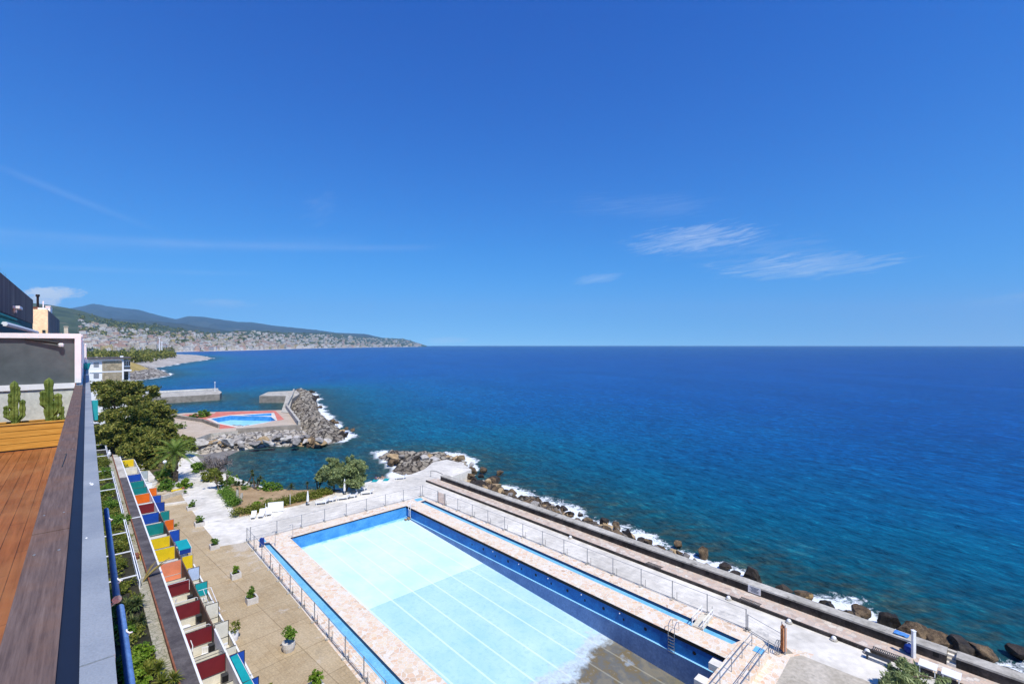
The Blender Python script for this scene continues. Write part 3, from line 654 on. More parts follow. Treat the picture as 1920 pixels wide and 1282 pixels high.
# shingle and rock foot under the cove edge and the point
pen = px([(700, 858), (722, 850), (760, 849), (800, 852), (845, 853), (880, 866), (890, 884), (860, 886), (830, 880), (806, 884), (780, 892), (752, 893), (728, 884), (740, 873)], SEA)
SHORE.append(pen); mound('rock_point', pen, SEA - .4, .4, 1.7, 1.0, .6, M['rubble_grey'], .6)
wf = [xy(W(t, 1.4 + 0, 0)) for t in (-.02, 1.75)] + [xy(W(t, 8.6 + 2.6 * max(0, min(1, (.62 - t) / .4)) + 1.3 * math.sin(t * 31) + .9 * math.sin(t * 67), 0)) for t in [1.75 - .05 * i for i in range(36)]]
SHORE.append(wf); mound('wall_foot_rocks', wf, SEA - .7, .55, 2.1, 1.5, .7, M['rubble'], .8)
# jetty with a light
jt = px([(200, 745), (280, 737.5), (410, 731), (416, 735), (412, 738.5), (290, 745.5), (200, 755)], 0.2)
SHORE.append(jt); r = empty('jetty', (jt[2][0], jt[2][1], 0), 'long low grey concrete jetty reaching out beyond the pines', 'jetty')
mb = MB(); mb.prism(jt, -5, .2, 0, 1); mb.build('mole', [M['concrete_old'], M['stonewall']], r)
bk = px([(200, 744.6), (280, 737), (409, 730.6)], .2); mb = MB()
for a, b in zip(bk[:-1], bk[1:]):
    a = Vector((a[0], a[1], 0)); b = Vector((b[0], b[1], 0)); d_ = (b - a).normalized(); mb.box((a + b) / 2 + ZV * .65, (b - a).length / 2, .4, .45, 0, (d_, Vector((-d_.y, d_.x, 0)), ZV))
mb.build('parapet', M['concrete'], r)
p = G(403, 733, .2); r = empty('beacon_pole', p, 'thin white beacon pole at the tip of the jetty', 'beacon'); mb = MB(); mb.tube([p, p + ZV * 4.6], [.16, .1], 6); mb.build('pole', M['white_metal'], r)
mb = MB(); mb.lathe([(.2, 4.5), (.26, 4.7), (.24, 5.1), (.08, 5.3)], p, 8); mb.build('lantern', M['white_metal'], r)
# headlands
sp2 = px([(215, 722), (250, 713), (275, 711), (300, 707), (322, 703), (308, 696), (285, 690), (262, 682), (240, 682), (170, 690), (150, 715)], SEA); SHORE.append(sp2)
mound('rocky_shore', sp2, SEA - .2, .3, 3.2, 1.4, 2.0, M['shore_grey'], .2)
gr = px([(215, 708), (250, 706), (282, 700), (296, 697), (280, 690), (262, 683), (240, 682), (170, 690), (160, 706)], SEA)
mound('grass_bank', gr, SEA - .3, .42, 8.5, .9, 3.0, pmat('dry_yellow_grass', (.34, .25, .07), (.48, .36, .13), .12, .95, .3, spots=((.2, .2, .06), .25, .62)), .08)
sp1 = px([(255, 692), (285, 691), (310, 687), (345, 680.5), (385, 675), (401, 671.5), (385, 668), (350, 666.5), (310, 664), (262, 667), (150, 672), (150, 695)], SEA); SHORE.append(sp1)
mound('stone_spit', sp1, SEA - .3, .2, 4.0, 1.1, 5.0, pmat('pale_spit_stone', (.34, .31, .27), (.54, .50, .45), .05, .95, .4, spots=((.16, .14, .12), .08, .62)), .05)
pk = px([(60, 690), (255, 683), (300, 671), (318, 665), (325, 660), (60, 656)], SEA)
mound('park_ground', pk, SEA - .3, .12, 6.0, 1.0, 14.0, pmat('park_ground', (.10, .10, .05), (.17, .15, .08), .02, .95), .02)

# far terrain: ridges as real relief, each at its own distance
def interp(tab, x):
    for (x0, y0), (x1, y1) in zip(tab[:-1], tab[1:]):
        if x <= x1: return y0 + (y1 - y0) * max(0, (x - x0)) / (x1 - x0)
    return tab[-1][1]
COAST = [(-400, 668), (200, 664), (318, 660.5), (330, 659.6), (400, 658), (480, 656.2), (560, 653.6), (640, 652), (700, 651), (760, 650.4), (800, 649.9)]
FRONT = [(-400, 560), (60, 568), (95, 572), (125, 577), (150, 582), (175, 590), (207, 599), (240, 604), (300, 610), (344, 616), (368, 622), (400, 624), (440, 620), (475, 618.5), (497, 620.5), (550, 624), (606, 623), (662, 629), (707, 633), (756, 635), (775, 640), (795, 646.6), (800, 648)]
MIDR = [(-400, 575), (150, 590), (200, 597), (259, 600), (300, 603), (344, 607), (372, 612), (400, 616), (437, 622), (470, 630), (500, 640)]
BACK = [(-400, 590), (60, 588), (110, 580), (136, 577.5), (155, 574), (175, 569.7), (190, 571.5), (205, 575), (242, 579), (259, 580.5), (278, 586.5), (305, 593), (329, 598.7), (342, 595.5), (355, 592.7), (381, 594), (404, 598), (449, 603.7), (475, 604.5), (512, 610.5), (587, 618), (632, 624), (685, 626), (715, 633), (740, 636), (765, 643), (785, 648)]
def Yc(x): return F * (H - SEA) / (interp(COAST, x) - HY)
def front_pt(x, t):
    """point of the front slope: t=0 at the coast, 1 on the crest"""
    yc = Yc(x); Y = yc + (1500 + .45 * yc) * t; ys = interp(FRONT, x)
    y0 = interp(COAST, x); y = y0 + (ys - y0) * t ** .85
    p = D(x, y, Y)
    if 0 < t < 1: p.z += (noise.fractal(Vector((p.x * .0016, p.y * .0016, 2)), 1, 2, 4)) * min(t, 1 - t) * 26
    return p
def ridge(name, xs, fn, ts, mat):
    mb = MB(); vs = [fn(x, t) for x in xs for t in ts]; nt_ = len(ts)
    fs = [(i * nt_ + j, (i + 1) * nt_ + j, (i + 1) * nt_ + j + 1, i * nt_ + j + 1) for i in range(len(xs) - 1) for j in range(nt_ - 1)]
    mb.add(vs, fs); return struct(mb.build(name, mat, None, True))
def hillmat(name, c1, c2, sp_, sc):
    return pmat(name, c1, c2, sc, .95, 0, spots=(sp_, sc * 2.2, .6), fine=9, fa=.45)
def f_front(x, t):
    if t < 0: p = front_pt(x, 0); p.z = SEA - 2; return p
    if t > 1:
        p = front_pt(x, 1); k = 1 + (t - 1) * .5; return Vector((p.x * k, p.y * k, p.z - (t - 1) * 900))
    return front_pt(x, t)
ridge('town_hills', [-300 + 5 * i for i in range(221)], f_front, [-.01] + [i / 16 for i in range(17)] + [1.15, 1.5], hillmat('town_hill', (.04, .065, .025), (.09, .12, .05), (.17, .15, .09), .004))
def mk_ridge(tab, Y0, dY, jag, seed):
    def fn(x, t):
        ys = interp(tab, x) - jag * abs(noise.fractal(Vector((x * .05, seed, 0)), 1, 2, 4)) * (1 if abs(t - 1) < .01 else 0)
        if t > 1: p = D(x, ys, Y0 + dY); return Vector((p.x * 1.12, p.y * 1.12, SEA - 3))
        Y = Y0 + dY * t; zt = D(x, ys, Y0 + dY).z
        z = SEA - 5 + (zt - SEA + 5) * t
        if .05 < t < .99:
            X = (x - HX) / F * Y
            z += (1 - 2 * abs(noise.noise(Vector((X * .0011, Y * .0006, seed))))) * zt * .22 * min(t, 1 - t) * 2
            z = min(z, (H + (D(x, ys, Y0 + dY).z - H) * Y / (Y0 + dY)) - 4)
        return Vector(((x - HX) / F * Y, Y, z))
    return fn
xs_ = [-200 + 4 * i for i in range(248)]
ridge('middle_ridge', [x for x in xs_ if x < 502], mk_ridge(MIDR, 5200, 2600, 1.0, 3.3), [i / 14 for i in range(15)] + [1.2], hillmat('green_hill', (.03, .042, .03), (.07, .08, .05), (.11, .09, .07), .003))
ridge('back_mountains', xs_, mk_ridge(BACK, 9500, 4500, 1.0, 8.1), [i / 16 for i in range(17)] + [1.2], hillmat('mountain', (.03, .042, .035), (.065, .078, .06), (.10, .09, .075), .0016))

# ---- town across the bay: 300 nearest as houses of their own
wallc = [pmat('house_white', (.68, .63, .56), (.80, .76, .70), .02, .9), pmat('house_cream', (.58, .50, .38), (.68, .59, .46), .02, .9), pmat('house_pink', (.56, .36, .28), (.64, .44, .34), .02, .9), pmat('house_grey', (.42, .41, .40), (.55, .54, .52), .02, .9), pmat('house_yellow', (.60, .46, .20), (.68, .52, .26), .02, .9)]
roofc = [pmat('terracotta_roof', (.27, .16, .12), (.36, .22, .17), .05, .9), pmat('flat_roof', (.36, .33, .3), (.5, .46, .42), .05, .9)]
winm = flat('dark_window', (.09, .09, .10), .4)  # plain dark grey for all window panes
def house_mesh(mb, p, w_, d_, h_, ang, mats, roof):
    X = Vector((math.cos(ang), math.sin(ang), 0)); Yv = Vector((-X.y, X.x, 0)); a, r_, wi = mats
    mb.box(p + ZV * (h_ / 2 - 2), w_ / 2, d_ / 2, h_ / 2 + 2, a, (X, Yv, ZV)); t = p + ZV * (h_ + .02)
    if roof == 0:
        e = [t + X * w_ * .54 * i + Yv * d_ * .54 * j for i, j in ((-1, -1), (1, -1), (1, 1), (-1, 1))]; r1 = t + X * w_ * .25 + ZV * min(d_, w_) * .22; r0 = t - X * w_ * .25 + ZV * min(d_, w_) * .22
        mb.add(e + [r0, r1], [(0, 1, 5, 4), (2, 3, 4, 5), (1, 2, 5), (3, 0, 4)], r_)
    else:
        mb.box(t + ZV * .35, w_ * .51, d_ * .51, .35, r_, (X, Yv, ZV)); mb.box(t + ZV * 1.8 + X * w_ * .2, w_ * .14, d_ * .2, 1.2, a, (X, Yv, ZV))
    fl = max(1, int(h_ / 3.2)); nw = max(2, int(w_ / 4))
    for i in range(fl):
        for j in range(nw):
            c = p - Yv * (d_ / 2 + .05) + X * (-w_ / 2 + (j + .5) * w_ / nw) + ZV * (1.7 + i * (h_ - 1) / fl)
            mb.quad(c - X * w_ / nw * .22 - ZV * .75, c + X * w_ / nw * .22 - ZV * .75, c + X * w_ / nw * .22 + ZV * .75, c - X * w_ / nw * .22 + ZV * .75, wi)
rs = random.Random(11)
sites = []
while len(sites) < 2100:
    x = rs.uniform(150, 790); dens = 1 - .6 * max(0, (x - 450) / 340)
    t = rs.random() ** 1.45 * .86
    if x < 330: t = .06 + t * .8
    if rs.random() > dens: continue
    sites.append((Yc(x) + (1500 + .45 * Yc(x)) * t, x, t))
sites.sort()
rest = MB()
wn = ['white', 'cream', 'pink', 'grey', 'ochre yellow']
for i, (Y, x, t) in enumerate(sites):
    p = front_pt(x, t); k = rs.choices(range(5), [4.4, 3.8, 1.3, 1.8, .5])[0]; rf = rs.choices((0, 1), (.33, .67))[0]
    big = rs.random() < (.4 if t < .25 else .12); sc_ = 1 + .12 * max(0, (Y - 3500) / 2000)
    w_ = rs.uniform(13, 24) * (1.6 if big else 1) * sc_; d_ = rs.uniform(11, 16); h_ = (rs.uniform(13, 24) if big else rs.uniform(6, 13)) * sc_; a = -TH + rs.uniform(-.5, .5) + .6
    a = rs.uniform(.25, 1.1)
    if i < 300:
        q = MB(); house_mesh(q, p, w_, d_, h_, a, (0, 1, 2), rf)
        o = q.build('house', [wallc[k], roofc[rf], winm], None, False, p)
        tag(o, f"{'tall' if big else 'low'} {wn[k]} house with {'tiled hip' if rf == 0 else 'flat'} roof in the hillside town across the bay", 'house', 'houses of the town across the bay')
    else: house_mesh(rest, p, w_, d_, h_, a, (k, 5 + rf, 7), rf)
struct(rest.build('far_houses', wallc + roofc + [winm]), 'stuff')

# ---------------------------------------------------------------- sea
def sea():
    ra = [14 * (19500 / 14) ** (i / 330) for i in range(331)]
    aa = [math.radians(-100 + 200 * i / 330) for i in range(331)]
    R, A_ = np.meshgrid(ra, aa, indexing='ij'); X = R * np.sin(A_); Y = R * np.cos(A_)
    d = segdist(X.ravel(), Y.ravel(), SHORE)
    hx = segdist(X.ravel(), Y.ravel(), [[xy(front_pt(x, 0)) for x in (250, 330, 400, 480, 560, 640, 700, 760, 795)]], False)
    n0, n1 = R.shape; me = bpy.data.meshes.new('sea')
    vs = np.stack([X.ravel(), Y.ravel(), np.full(X.size, SEA)], 1)
    fs = [(i * n1 + j, i * n1 + j + 1, (i + 1) * n1 + j + 1, (i + 1) * n1 + j) for i in range(n0 - 1) for j in range(n1 - 1)]
    ind = np.array([pip(x, y, deckM) for x, y in zip(X.ravel(), Y.ravel())]) & (d > 2)   # no water under the deck and the pool
    fs = [f for f in fs if not (ind[f[0]] and ind[f[1]] and ind[f[2]] and ind[f[3]])]
    me.from_pydata(vs.tolist(), [], fs); at = me.attributes.new('shore', 'FLOAT', 'POINT'); at.data.foreach_set('value', d.astype(np.float32))
    # open side: exposed water gets surf, the sheltered cove does not
    cove = np.array([pip(x, y, px([(400, 815), (640, 828), (700, 850), (735, 880), (700, 925), (560, 940), (400, 905)], SEA)) or pip(x, y, px([(150, 770), (250, 742), (416, 738), (486, 743), (540, 745), (548, 775), (400, 790), (150, 830)], SEA)) for x, y in zip(X.ravel(), Y.ravel())], dtype=np.float32)
    at = me.attributes.new('calm', 'FLOAT', 'POINT'); at.data.foreach_set('value', cove)
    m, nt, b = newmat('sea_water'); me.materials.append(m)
    def attr(nm):
        a = nt.nodes.new('ShaderNodeAttribute'); a.attribute_name = nm; return a.outputs['Fac']
    sh = attr('shore'); ca = attr('calm'); v = pos(nt)
    g = nt.nodes.new('ShaderNodeNewGeometry')
    n1_ = noisetex(nt, v, .035, 5, .6); n2_ = noisetex(nt, pos(nt, (1, 2.2, 1), -.5), .28, 5, .65); n3 = noisetex(nt, v, 1.1, 4, .65)
    lg = math_(nt, 'MULTIPLY', math_(nt, 'LOGARITHM', math_(nt, 'ADD', math_(nt, 'MULTIPLY', sh, math_(nt, 'ADD', .55, math_(nt, 'MULTIPLY', n1_, .9))), 1.0), 10.0), .25)
    c = ramp(nt, lg, [(.10, (.018, .070, .068)), (.27, (.004, .084, .125)), (.37, (.002, .098, .190)), (.46, (.001, .083, .235)), (.56, (.001, .064, .250)), (.70, (.001, .044, .225)), (.95, (.001, .026, .155))])
    sea_bed = math_(nt, 'MULTIPLY', ramp(nt, lg, [(.22, (1, 1, 1)), (.345, (0, 0, 0))]), ramp(nt, n2_, [(.42, (0, 0, 0)), (.60, (.8,) * 3)]))
    c = mixc(nt, sea_bed, c, ramp(nt, n3, [(.35, (.010, .036, .042)), (.65, (.060, .078, .058))]))
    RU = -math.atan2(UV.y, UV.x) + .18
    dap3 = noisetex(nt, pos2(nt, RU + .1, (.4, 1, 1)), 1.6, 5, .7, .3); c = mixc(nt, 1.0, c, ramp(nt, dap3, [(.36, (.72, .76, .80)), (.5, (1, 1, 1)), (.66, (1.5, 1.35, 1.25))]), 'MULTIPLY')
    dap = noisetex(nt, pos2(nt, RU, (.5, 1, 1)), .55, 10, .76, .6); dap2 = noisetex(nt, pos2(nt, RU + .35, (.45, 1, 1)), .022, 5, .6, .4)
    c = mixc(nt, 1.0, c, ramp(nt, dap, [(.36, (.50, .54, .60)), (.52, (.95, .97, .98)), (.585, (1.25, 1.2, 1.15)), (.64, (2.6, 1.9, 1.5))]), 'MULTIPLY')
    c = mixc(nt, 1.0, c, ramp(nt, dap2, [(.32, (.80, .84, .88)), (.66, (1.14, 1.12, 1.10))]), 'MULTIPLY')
    # surf: ragged bands next to exposed rock
    fo = noisetex(nt, v, .75, 8, .76, 1.2); fw = noisetex(nt, v, .10, 3)
    reach = math_(nt, 'MULTIPLY', math_(nt, 'SUBTRACT', fw, .26), 18.0)
    near = math_(nt, 'SUBTRACT', 1.0, math_(nt, 'DIVIDE', sh, math_(nt, 'MAXIMUM', reach, 1.2)), clamp=True)
    ff = math_(nt, 'SUBTRACT', math_(nt, 'ADD', math_(nt, 'MULTIPLY', fo, 1.35), math_(nt, 'MULTIPLY', near, .66)), .93)
    ff = math_(nt, 'MULTIPLY', math_(nt, 'MULTIPLY', ff, 6.0, clamp=True), math_(nt, 'MULTIPLY', math_(nt, 'GREATER_THAN', near, .01), math_(nt, 'SUBTRACT', 1.0, math_(nt, 'MULTIPLY', ca, .97))))
    c = mixc(nt, ff, c, (.82, .86, .88))
    df = nt.nodes.new('ShaderNodeBsdfDiffuse'); nt.links.new(c, df.inputs[0])
    nt.links.new(c, b.inputs['Base Color']); b.inputs['IOR'].default_value = 1.06; b.inputs['Specular IOR Level'].default_value = .5
    nt.links.new(math_(nt, 'ADD', .22, math_(nt, 'MULTIPLY', ff, .6)), b.inputs['Roughness'])
    w1 = noisetex(nt, pos2(nt, RU, (.35, 1, 1)), .16, 8, .68, .3); w2 = noisetex(nt, pos(nt, (1, 1.6, 1), -.3), .9, 4, .6)
    hgt = math_(nt, 'ADD', math_(nt, 'MULTIPLY', w1, 2.2), math_(nt, 'MULTIPLY', w2, .28))
    bump(nt, b, hgt, .8, .9)
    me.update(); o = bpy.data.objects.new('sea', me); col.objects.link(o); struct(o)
sea()

# ---------------------------------------------------------------- boulders
def boulder_mesh(seed):
    bm = bmesh.new(); bmesh.ops.create_icosphere(bm, subdivisions=4, radius=1); rs_ = random.Random(seed)
    planes = [(Vector((rs_.gauss(0, 1), rs_.gauss(0, 1), rs_.gauss(0, 1))).normalized(), rs_.uniform(.42, .8)) for _ in range(13)]
    for v in bm.verts:
        for n_, d_ in planes:
            k = v.co.dot(n_) - d_
            if k > 0: v.co -= n_ * k * .97
        v.co += v.co.normalized() * noise.fractal(v.co * 1.7 + Vector((seed, 0, 0)), 1, 2, 5) * .08 + v.co.normalized() * noise.noise(v.co * 6 + Vector((seed, 3, 0))) * .025
    me = bpy.data.meshes.new('boulder'); bm.to_mesh(me); bm.free(); me.materials.append(M['rock_grey']); return me
BM_ = [boulder_mesh(i * 3.7 + 1) for i in range(9)]
BR = random.Random(5)
def boulder(p, s, mat, label, group, squash=.7):
    o = bpy.data.objects.new('boulder', BR.choice(BM_)); col.objects.link(o)
    o.location = p; o.scale = (s * BR.uniform(.8, 1.3), s * BR.uniform(.8, 1.2), s * squash * BR.uniform(.8, 1.2)); o.rotation_euler = (BR.uniform(-.4, .4), BR.uniform(-.4, .4), BR.uniform(0, 6.3))
    o.material_slots[0].link = 'OBJECT'; o.material_slots[0].material = M[mat]; tag(o, label, 'boulder', group)
names_ = {'rock_brown': 'brown', 'rock_grey': 'grey', 'rock_pale': 'pale', 'rock_ochre': 'ochre', 'rock_dark': 'dark wet'}
def scatter(n, fn, sr, mats, where, group):
    for i in range(n):
        p = fn(); m_ = BR.choice(mats); boulder(p, BR.uniform(*sr) * BR.choice((.7, 1, 1.2)), m_, f"{names_[m_]} boulder {where}", group)
# big ones that rise above the wall top
for (x, y, s, m_, lb) in [(1411, 1083, 2.0, 'rock_dark', 'big black boulder in the surf near the notice board'), (1470, 1104, 1.2, 'rock_dark', 'small dark boulder beside the big black one in the surf'), (1504, 1115, 1.4, 'rock_brown', 'brown boulder in the surf, right of the notice board'), (1615, 1150, 1.5, 'rock_brown', 'flat brown boulder halfway along the foaming wall foot'), (1668, 1165, 1.7, 'rock_dark', 'pointed dark boulder behind the blue towel'), (1716, 1184, 1.9, 'rock_brown', 'large ochre brown boulder behind the white post'),
                          (1768, 1202, 1.9, 'rock_brown', 'large rounded grey brown boulder behind the wall steps'), (1803, 1215, 2.0, 'rock_dark', 'dark cracked boulder just right of the wall steps'), (1836, 1222, 2.0, 'rock_brown', 'rusty brown boulder farthest right in the surf'), (1913, 1225, 1.3, 'rock_dark', 'dark rock awash at the right edge of the photo'), (1550, 1132, .9, 'rock_dark', 'low dark rock awash below the middle of the wall'), (1318, 1037, 1.5, 'rock_brown', 'squared brown boulder where the waves break white'), (1155, 985, 1.5, 'rock_brown', 'round brown boulder standing alone in the shallows'), (937, 886, 1.3, 'rock_brown', 'brown boulder standing just off the point'), (1272, 1020, 1.0, 'rock_brown', 'low brown boulder left of the breaking wave')]:
    boulder(G(x, y, SEA + .55), s * .74, m_, lb, 'boulders outside the sea wall', .85)
def foot():
    t = BR.uniform(.0, .62); n_ = 5.0 + (3.4 + 2.8 * max(0, min(1, (.62 - t) / .4))) * BR.random() ** .7; return W(t, n_, -.4 + BR.uniform(-.4, .4) - .19 * n_)
scatter(140, foot, (.5, 1.0), ['rock_brown', 'rock_brown', 'rock_grey', 'rock_ochre', 'rock_dark', 'rock_dark'], 'piled at the foot of the sea wall', 'boulders outside the sea wall')
scatter(14, lambda: W(BR.uniform(.6, 1.3), 6.5 + abs(BR.gauss(0, 1)) * 1.5, BR.uniform(-2.9, -2.2)), (.6, 1.1), ['rock_dark', 'rock_dark', 'rock_brown'], 'awash at the near foot of the sea wall', 'boulders outside the sea wall')
def along(pts, z, sp_):
    L_ = [V(q, z) for q in pts]
    def f():
        i = BR.randrange(len(L_) - 1); p = L_[i].lerp(L_[i + 1], BR.random()); return p + Vector((BR.gauss(0, sp_), BR.gauss(0, sp_), BR.uniform(-.5, .7)))
    return f
scatter(30, along(px([(718, 862), (745, 858), (780, 858), (812, 860), (850, 860), (872, 870), (884, 884)], -1.6), -1.9, 1.3), (.7, 1.6), ['rock_grey', 'rock_brown', 'rock_ochre', 'rock_pale', 'rock_dark'], 'on the rocky point beside the cove mouth', 'boulders on the point')
scatter(20, along(px([(866, 880), (900, 900), (935, 920)], -1.2), -1.6, 1.4), (.8, 1.6), ['rock_brown', 'rock_ochre', 'rock_dark'], 'heaped at the far end of the sea wall', 'boulders on the point')
scatter(10, along(px([(450, 910), (500, 921), (560, 928), (640, 921), (700, 905)], -1), -2.3, .7), (.4, .8), ['rock_grey', 'rock_brown', 'rock_ochre'], 'at the near edge of the cove under the garden', 'boulders at the cove edge')
scatter(40, along(px([(372, 836), (400, 832), (440, 828), (480, 828), (520, 826), (560, 822), (590, 826)], -1.2), -1.3, 2.2), (.8, 1.7), ['rock_grey', 'rock_pale', 'rock_pale', 'rock_ochre', 'rock_grey'], 'in the pale rubble slope across the cove', 'boulders of the rubble slope')
scatter(20, along(px([(560, 836), (590, 838), (618, 832), (640, 820), (640, 806), (620, 792)], SEA), -2.4, 1.4), (.9, 1.8), ['rock_brown', 'rock_dark', 'rock_brown', 'rock_ochre'], 'round the foot of the distant outcrop', 'boulders of the outcrop')
scatter(6, along(px([(598, 770), (590, 745), (575, 735)], SEA), -2.4, 1.4), (1.2, 2.2), ['rock_dark', 'rock_brown'], 'in the surf on the outer side of the outcrop', 'boulders of the outcrop')

# ---------------------------------------------------------------- vegetation
def leaves(blobs, n, size, rs_, clump=.22, asp=1.6, core=.45, droop=0.0, perblob=26):
    mb = MB(); cl = []; wt = []
    for c, r in blobs:
        c = Vector(c); r = Vector(r) if isinstance(r, (tuple, list)) else Vector((r, r, r)); k = perblob
        for _ in range(k):
            d_ = Vector((rs_.gauss(0, 1), rs_.gauss(0, 1), rs_.gauss(0, 1))).normalized(); f = core + (1 - core) * rs_.random() ** .6
            cl.append((c + Vector((d_.x * r.x, d_.y * r.y, d_.z * r.z)) * f, max(r) * clump * rs_.uniform(.7, 1.4))); wt.append(r.x * r.y + r.x * r.z)
    for q, cr in rs_.choices(cl, wt, k=n):
        p = q + Vector((rs_.gauss(0, 1), rs_.gauss(0, 1), rs_.gauss(0, .7))) * cr * .6
        a = Vector((rs_.gauss(0, 1), rs_.gauss(0, 1), rs_.gauss(0, .8) - droop)).normalized(); b_ = a.cross(Vector((rs_.gauss(0, 1), rs_.gauss(0, 1), rs_.gauss(0, 1)))).normalized()
        s_ = size * rs_.uniform(.6, 1.3); a = a * s_ * asp * .5; b_ = b_ * s_ * .5
        mb.add([p - a, p + b_ * .8, p + a, p - b_ * .8], [(0, 1, 2, 3)])
    return mb
VR = random.Random(3)
def plant(name, base, blobs, n, size, mat, label, cat, trunks=None, group=None, bark='bark', part='foliage', **kw):
    r = empty(name, base, label, cat, group)
    leaves(blobs, n, size, VR, **kw).build(part, M[mat], r)
    for t in trunks or []:
        mb = MB(); mb.tube(t[0], t[1], 7); mb.build('trunk', M[bark], r, True)
    return r
def limbs(base, top, tips, r0):
    base = Vector(base); top = Vector(top); out = [([base, base.lerp(top, .5) + Vector((.2, -.1, 0)), top], [r0, r0 * .8, r0 * .6])]
    for t in tips:
        t = Vector(t); out.append(([top, top.lerp(t, .5) + Vector((0, 0, .3)), t], [r0 * .55, r0 * .35, r0 * .12]))
    return out
def pine(x, y, Yd, rpx, n, label, extra=(), by=None, fl=.62):
    """wind-combed pine whose crown is made of flattish boughs"""
    c = D(x, y, Yd); R = rpx / F * Yd; bl = []
    for i in range(40):
        a = i * 2.4 + VR.random(); rr = R * VR.uniform(.2, .82)
        bl.append((c + Vector((math.cos(a) * rr, math.sin(a) * rr, R * VR.uniform(-1.0, .85) * math.sqrt(max(.1, 1 - (rr / R) ** 2)) * fl * 1.25)), (R * VR.uniform(.18, .32), R * VR.uniform(.18, .32), R * VR.uniform(.09, .16))))
    bl += [(Vector(q[0]), q[1]) for q in extra]
    g = Vector((c.x + R * .15, c.y + R * .1, 0.0)); top = c - ZV * R * .1
    return plant('pine_tree', g, bl, n, .42, 'pine', label, 'tree', limbs(g, top, [b_[0] for b_ in bl[:8]], max(.22, R * .05)), 'pines beside the cabins', part='crown', perblob=9, clump=.3, asp=2.6, core=.3)
pine(212, 742, 140, 46, 7000, 'tall dark pine crown closest to the white stone clad apartment block')
pine(196, 712, 168, 27, 3500, 'small high pine top in front of the stone clad apartment wall')
pine(232, 795, 122, 52, 9500, 'broadest pine at the end of the cabins, dark hollow in its crown')
pine(284, 780, 130, 43, 7500, 'pine on the right side of the clump, reaching toward the red paving')
pine(262, 742, 146, 34, 4500, 'ragged pine behind the clump, against the blue harbour water')
pine(300, 808, 124, 31, 4800, 'right hand pine bough hanging over the tan terrace corner')
pine(268, 826, 112, 36, 6000, 'pine in the middle of the clump, above the yellow cabin panel')
pine(205, 815, 112, 30, 4500, 'pine leaning close to the building beyond the garden pergola')
pine(285, 838, 108, 33, 5000, 'low bushy pine just left of the palm tree')
pine(252, 850, 103, 26, 3500, 'low pine foliage directly above the yellow cabin panel')
def bush(x, y, rpx, n, mat, label, z=0.0, h=.75, name='shrub', cat='shrub', size=None, group=None, **kw):
    g = G(x, y, z); R = rpx / F * g.y
    bl = [(g + Vector((VR.uniform(-.5, .5) * R, VR.uniform(-.5, .5) * R, R * h * VR.uniform(.35, .95))), R * VR.uniform(.45, .7)) for _ in range(6)]
    return plant(name, g, bl, n, size or max(.1, R * .16), mat, label, cat, [([g, g + ZV * R * h * .8], [R * .09, R * .05])], group, perblob=9, **kw)
bush(345, 858, 22, 1700, 'hedge', 'yellowish green loose tree behind the palm at the start of the rubble', h=1.5, name='small_tree', cat='tree')
bush(322, 812, 14, 700, 'bush', 'round green shrub at the left of the distant tan terrace'); bush(338, 806, 10, 500, 'bush', 'small umbrella shaped green tree beside the white rubble', h=1.3, name='small_tree', cat='tree')
bush(357, 786, 8, 700, 'bush', 'left half of the green hedge row on the red paving'); bush(385, 783, 13, 900, 'bush', 'bigger right hand green bush on the distant red paving'); bush(368, 785, 9, 600, 'bush', 'middle green bush on the distant red paving')
bush(352, 836, 15, 700, 'hedge', 'flat green hedge patch above the pale rubble'); 
bush(343, 916, 15, 1300, 'bright', 'bright green shrub right of the palm trunk by the white path'); bush(312, 918, 17, 1200, 'bush', 'leafy green shrub left of the palm trunk'); bush(300, 898, 16, 1200, 'bush', 'dark shrub between the cabins and the palm'); bush(322, 890, 13, 700, 'hedge', 'shrub behind the palm trunk'); bush(282, 880, 17, 1300, 'pine', 'dark spreading shrub above the grey cabin panel')
bush(372, 884, 16, 1200, 'bush', 'green shrub at the top of the white path'); bush(398, 900, 20, 1600, 'hedge', 'yellow green shrub leaning over the white path'); bush(420, 912, 13, 800, 'bush', 'dark green shrub on the path corner of the garden')
def bare(x, y, rpx, label):
    g = G(x, y); R = rpx / F * g.y; r = empty('bare_shrub', g, label, 'shrub'); mb = MB()
    for i in range(120):
        a = VR.uniform(0, 6.28); e = VR.uniform(.2, 1.4); d_ = Vector((math.cos(a) * math.cos(e), math.sin(a) * math.cos(e), math.sin(e))); p = g + d_ * R * .15; q = g + d_ * R * VR.uniform(.7, 1.5); mb.tube([p, p.lerp(q, .5) + Vector((VR.gauss(0, .1), VR.gauss(0, .1), .1)) * R, q], [.03, .025, .012], 3, cap=False)
    mb.build('branches', M['dry'], r)
    leaves([(g + ZV * R * .7, R * .9)], 900, R * .1, VR).build('twigs', M['dry'], r); return r
bare(408, 885, 23, 'big grey leafless shrub between the path and the cove'); bare(384, 880, 13, 'smaller grey brown leafless shrub by the path')
def tree_small(x, y, cx, cy, rpx, n, mat, label, lean=0):
    g = G(x, y); c = D(cx, cy, g.y); R = rpx / F * g.y
    return plant('small_tree', g, [(c + Vector((VR.uniform(-.6, .6) * R, VR.uniform(-.6, .6) * R, VR.uniform(-.35, .35) * R)), R * .5) for _ in range(6)], n, R * .12, mat, label, 'tree', limbs(g, g.lerp(c, .6), [c + Vector((R * .5, 0, 0)), c - Vector((R * .5, 0, 0)), c + ZV * R * .4], .16), None, perblob=10, part='crown')
tree_small(410, 919, 402, 895, 17, 1500, 'hedge', 'crooked small tree shading the corner of the white path'); tree_small(421, 917, 428, 888, 9, 500, 'bush', 'thin dark trunked tree next to the crooked one')
